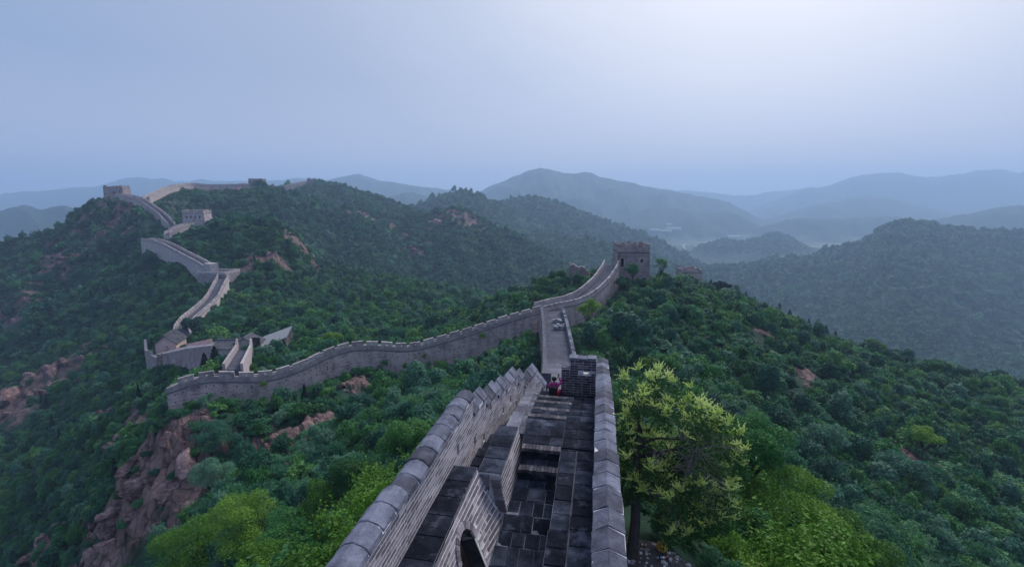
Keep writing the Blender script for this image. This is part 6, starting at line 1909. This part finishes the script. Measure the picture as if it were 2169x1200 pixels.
for n_, (_, x_, y_, s_, px, py, zc, spur_) in enumerate(cand_):
    me_ = RKM[(n_ * 5 + 3) % 9]
    loc = Vector((x_, y_, float(gz(x_, y_)) - s_ * .28)); ro = Euler((g.uniform(-.4, .4), g.uniform(-.4, .4), g.uniform(0, 6.28))); scl = Vector((s_ * g.uniform(1.2, 1.9), s_ * g.uniform(.9, 1.3), s_ * g.uniform(.7, 1.05)))
    if n_ >= 280:                                          # the smallest and farthest ones
        mm = Matrix.LocRotScale(loc, ro, scl); b0 = len(lo_v)
        lo_v.extend([tuple(mm @ v.co) for v in me_.vertices]); lo_f.extend([tuple(b0 + q for q in p.vertices) for p in me_.polygons]); continue
    o = bpy.data.objects.new('rock_outcrop', me_); COL.objects.link(o)
    o.location = loc; o.rotation_euler = ro; o.scale = scl
    size_ = 'large' if s_ > 1.6 else ('small' if s_ < .8 else 'middling')
    if spur_: lab, grp = f'{size_} reddish rock on the lower left spur, ' + ('at its left edge' if px < 110 else 'low on its left side' if px < 250 and py > 1000 else 'on the slope behind it' if px < 290 and py < 900 else 'beneath the broken rampart end' if py < 920 else 'towards the shaded gully' if px > 360 else 'high on its bare face' if py < 1020 else 'low on its bare face'), 'rocks of the lower left spur'
    elif px < 480: lab, grp = f'{size_} pinkish rock on the left hillside, ' + ('by the left edge' if px < 60 else 'left of the guard house' if py > 650 else 'below the leftmost tower' if py < 520 else 'left of the winding rampart'), 'rocks of the left hillside'
    elif px < 1000: lab, grp = f'{size_} rock outcrop ' + ('under the face of the long rampart' if 700 < px and py > 700 else 'in the left gully' if py > 700 else 'on the wooded hill right of the square platform' if px < 700 else 'on the bare topped hill behind the long rampart'), 'rocks around the long rampart'
    else: lab, grp = f'{size_} rock outcrop ' + ('left of the crenellated watchtower' if px < 1300 else 'near the ridge of the right hillside' if py < 860 else 'at the far right of the right hillside' if px > 1980 else 'halfway down the right hillside'), 'rocks of the right hillside'
    tag(o, lab, 'rock', grp)
if lo_v:
    me_ = bpy.data.meshes.new('loose_rocks'); me_.from_pydata(lo_v, [], lo_f); o = put('loose_rocks', me_, None, M['rock']); tag(o, 'smaller rocks strewn over the bare patches of the hills', None, None, 'stuff')

# small shrubs in the clefts of the spur and along the foot of the long rampart
for k, (px, py, zc, r_) in enumerate(((395, 880, 67, 1.1), (420, 905, 65, 1.2), (365, 905, 67, .8), (410, 950, 62, 1.1), (350, 960, 66, .9), (318, 1000, 66, .9), (372, 1010, 60, 1.0), (300, 1050, 66, 1.0), (335, 1040, 62, .7), (265, 1110, 66, 1.1), (240, 1040, 70, .9), (305, 1120, 60, .8), (270, 1160, 60, 1.0), (190, 1120, 72, 1.0), (225, 1185, 64, .9), (160, 1170, 74, 1.0), (345, 1110, 56, .9), (400, 1060, 55, .9))):
    c = at(px, py, zc); o = bpy.data.objects.new('shrub', HI[k % 6]); COL.objects.link(o); c.z = float(gz(c.x, c.y))
    o.location = c - Vector((0, 0, .15)); o.scale = (r_, r_, r_ * .9); o.rotation_euler = (.1, -.1, k * 1.7)
    tag(o, ('large ' if r_ > 1 else 'small ') + MATNAME[HI[k % 6].materials[0].name] + ' shrub in a cleft of the bare spur face, ' + ('near its top' if py < 960 else 'halfway up' if py < 1090 else 'near its foot') + (', left' if px < 300 else ', right'), 'shrub', 'shrubs in the clefts of the spur')
for k, (px, py, zc, r_, yl) in enumerate(((372, 842, 67, 1.2, 0), (402, 838, 67.5, 1.3, 1), (432, 836, 68, 1.2, 0), (462, 838, 69, 1.3, 1), (492, 842, 70, 1.3, 0), (526, 845, 71.5, 1.4, 0), (552, 842, 73, 1.2, 1), (590, 848, 74, 1.4, 0), (630, 848, 77, 1.2, 0), (665, 842, 79, 1.3, 0), (700, 832, 81, 1.3, 0), (725, 815, 83, 1.3, 0), (760, 812, 85, 1.1, 0), (850, 808, 87.5, 1.5, 0), (900, 795, 89.5, 1.4, 0), (935, 775, 91, 1.5, 0))):
    c = at(px, py, zc); o = bpy.data.objects.new('shrub', HIM[k % 2] if yl else HI[k % 6]); COL.objects.link(o)
    zg = float(gz(c.x, c.y)); c.z = max(c.z - r_, zg - .1)
    c.z = min(c.z, zg + .5)
    o.location = c; o.scale = (r_, r_, r_ * .95); o.rotation_euler = (0, 0, k * 2.1)
    tag(o, MATNAME[o.data.materials[0].name] + ' shrub at the long rampart\'s foot, ' + ('by its broken left end' if px < 420 else 'left of the stair ramp' if px < 470 else 'below the stair ramp' if px < 540 else 'right of the stair ramp' if px < 680 else 'under the tallest part of its face'), 'shrub', 'shrubs at the foot of the long rampart')
# ================================================================== growth rooted in the long rampart
for k, (px, py, zc, r_, lab) in enumerate(((560, 812, 75.5, .55, 'yellow green tuft growing out of the long rampart near its left end'), (900, 752, 91.5, .5, 'thin shrub rooted in the middle of the long rampart face'), (815, 770, 88, .8, 'dark shrub climbing the tall part of the rampart face'), (860, 775, 89.5, .7, 'dark shrub right of the one climbing the rampart face'), (1022, 712, 96, .7, 'bright yellow green bush against the right part of the rampart face'), (1180, 800, 30, .3, None))):
    if lab is None: continue
    c = at(px, py, zc); o = bpy.data.objects.new('shrub', (HIM[0], HIY[0], HI[0])[k % 3] if 'yellow' not in lab else HIY[0]); COL.objects.link(o)
    o.location = c - Vector((0, .3, .6)); o.scale = (r_, r_, r_ * 1.3); o.rotation_euler = (0, 0, k); tag(o, lab, 'shrub', 'growth on the long rampart')

# ================================================================== the visitor at the top of the stair
def skin_body(name, joints, bones, material_fn, parent, sub=2):
    bm = bmesh.new()
    ly = bm.verts.layers.skin.verify()
    vs_ = {}
    for k, (p, r) in joints.items():
        v = bm.verts.new(p); rr_ = r if isinstance(r, tuple) else (r, r); v[ly].radius = rr_; vs_[k] = v
    for a, b in bones: bm.edges.new((vs_[a], vs_[b]))
    list(vs_.values())[0][ly].use_root = True
    me_ = bpy.data.meshes.new(name); bm.to_mesh(me_); bm.free()
    o = bpy.data.objects.new(name, me_); COL.objects.link(o)
    o.modifiers.new('skin', 'SKIN').use_smooth_shade = True
    s = o.modifiers.new('sub', 'SUBSURF'); s.levels = s.render_levels = sub
    dg = bpy.context.evaluated_depsgraph_get(); dg.update()
    nm_ = bpy.data.meshes.new_from_object(o.evaluated_get(dg))
    bpy.data.objects.remove(o)
    nm_.materials.clear()
    o = put(name, nm_, parent, material_fn); o.matrix_parent_inverse = Matrix.Identity(4)
    return o
m_skin, m_pink, m_red, m_black, m_hair = plain('skin', (.42, .26, .19), .6, .08, 20), plain('pink_jacket', (.52, .03, .26), .7, .2, 14), plain('red_trousers', (.42, .02, .05), .75, .2, 14), plain('black_rucksack', (.012, .012, .015), .7, .3, 14), plain('black_hair', (.008, .007, .007), .45, .3, 30)
pp = at(1172, 837, 20.9)
PE = empty('person', pp, 'person in pink jacket and red trousers with black rucksack seated at stair head, arm raised', 'person', None, -R(12))
# local frame: x right, y away from the camera, z up; hips just beyond the top edge of the stair
J = {'pelvis': ((0, .22, -.06), (.15, .11)), 'waist': ((0, .20, .12), (.135, .10)), 'chest': ((0, .19, .34), (.165, .115)), 'neckb': ((0, .19, .50), (.075, .07)), 'neck': ((0, .20, .56), (.055, .055)), 'head': ((0, .22, .66), (.085, .098)), 'crown': ((0, .22, .74), (.07, .085)),
     'hl': ((-.10, .26, -.07), (.09, .09)), 'kl': ((-.13, .68, .0), (.065, .065)), 'al': ((-.13, .76, -.42), (.042, .042)), 'tl': ((-.13, .94, -.46), (.035, .03)),
     'hr': ((.10, .26, -.07), (.09, .09)), 'kr': ((.24, .62, .03), (.065, .065)), 'ar': ((.25, .74, -.40), (.042, .042)), 'tr': ((.26, .92, -.44), (.035, .03)),
     'sl': ((-.18, .19, .45), (.06, .06)), 'el': ((-.25, .30, .20), (.045, .045)), 'wl': ((-.13, .50, .12), (.03, .03)), 'fl': ((-.11, .57, .11), (.03, .02)),
     'sr': ((.18, .20, .46), (.06, .06)), 'er': ((.31, .40, .44), (.045, .045)), 'wr': ((.19, .48, .66), (.03, .03)), 'fr': ((.16, .49, .73), (.03, .02))}
BN = [('pelvis', 'waist'), ('waist', 'chest'), ('chest', 'neckb'), ('neckb', 'neck'), ('neck', 'head'), ('head', 'crown'), ('pelvis', 'hl'), ('hl', 'kl'), ('kl', 'al'), ('al', 'tl'), ('pelvis', 'hr'), ('hr', 'kr'), ('kr', 'ar'), ('ar', 'tr'), ('chest', 'sl'), ('sl', 'el'), ('el', 'wl'), ('wl', 'fl'), ('chest', 'sr'), ('sr', 'er'), ('er', 'wr'), ('wr', 'fr')]
skin_body('body', J, BN, m_skin, PE)
def sub_skin(name, keys, grow, mt):
    jj = {k: (J[k][0], tuple(r * grow + .012 for r in J[k][1])) for k in keys}
    skin_body(name, jj, [(a, b) for a, b in BN if a in keys and b in keys], mt, PE)
sub_skin('jacket', ('pelvis', 'waist', 'chest', 'neckb', 'sl', 'el', 'wl', 'sr', 'er', 'wr'), 1.10, m_pink)
sub_skin('trousers', ('pelvis', 'hl', 'kl', 'al', 'hr', 'kr', 'ar'), 1.14, m_red)
def blob(name, c, sx, sy, sz, mt, cut=None, sub=3):
    bm = bmesh.new(); bmesh.ops.create_icosphere(bm, subdivisions=sub, radius=1)
    for v in bm.verts:
        if cut: cut(v)
        v.co = Vector((v.co.x * sx, v.co.y * sy, v.co.z * sz)) + Vector(c)
    me_ = bpy.data.meshes.new(name); bm.to_mesh(me_); bm.free()
    me_.polygons.foreach_set('use_smooth', [True] * len(me_.polygons))
    o = put(name, me_, PE, mt); o.matrix_parent_inverse = Matrix.Identity(4); return o
def haircut(v):
    if v.co.y > .45 and v.co.z < .45: v.co.y = .45 - .2 * (v.co.y - .45)
    if v.co.z < -.6: v.co.z = -.6 - (v.co.z + .6) * .3
blob('hair', (0, .205, .70), .105, .118, .125, m_hair, haircut)
for sx in (-1, 1): blob('ear', (sx * .098, .235, .665), .014, .026, .034, m_skin, None, 2)
blob('nose', (0, .335, .66), .016, .022, .024, m_skin, None, 2)
for hand, sgn in (('fl', -1), ('fr', 1)):                 # five short fingers on each hand
    hx, hy, hz = J[hand][0]
    for k in range(5):
        a = Vector((hx + (k - 2) * .017, hy, hz)); d = Vector((.03 * (k - 2) * .3, .045, .02 if sgn > 0 else -.02)) if k < 4 else Vector((-.04 * sgn, .02, .0))
        mb = MB(); mb.tube([a, a + d, a + d * 1.6 + Vector((0, 0, -.015))], [.0095, .009, .007], 6)
        me_ = mb.mesh('finger'); o = put('finger', me_, PE, m_skin); o.matrix_parent_inverse = Matrix.Identity(4)
def packcut(v):
    for i in (0, 2): v.co[i] = max(-.78, min(.78, v.co[i]))
    v.co.y = max(-.75, min(.6, v.co.y))
rk = blob('rucksack', (-.03, .0, .20), .21, .15, .30, m_black, packcut)
for sx in (-.10, .10):
    mb = MB(); mb.tube([(sx, .06, .44), (sx, .17, .56), (sx * 1.1, .31, .44), (sx * 1.3, .30, .22), (sx * 1.4, .14, .08)], .022, 6)
    o = put('strap', mb.mesh('strap'), PE, m_black); o.matrix_parent_inverse = Matrix.Identity(4)
# the phone held up
mb = MB(); q = Vector((.16, .535, .735)); mb.box(q, .075, .012, .15, .1); o = mb.build('phone', m_black); o.matrix_world = Matrix.LocRotScale(pp, Euler((0, 0, -R(12))), None); tag(o, 'dark phone held up in the raised hand of the seated person', 'phone')
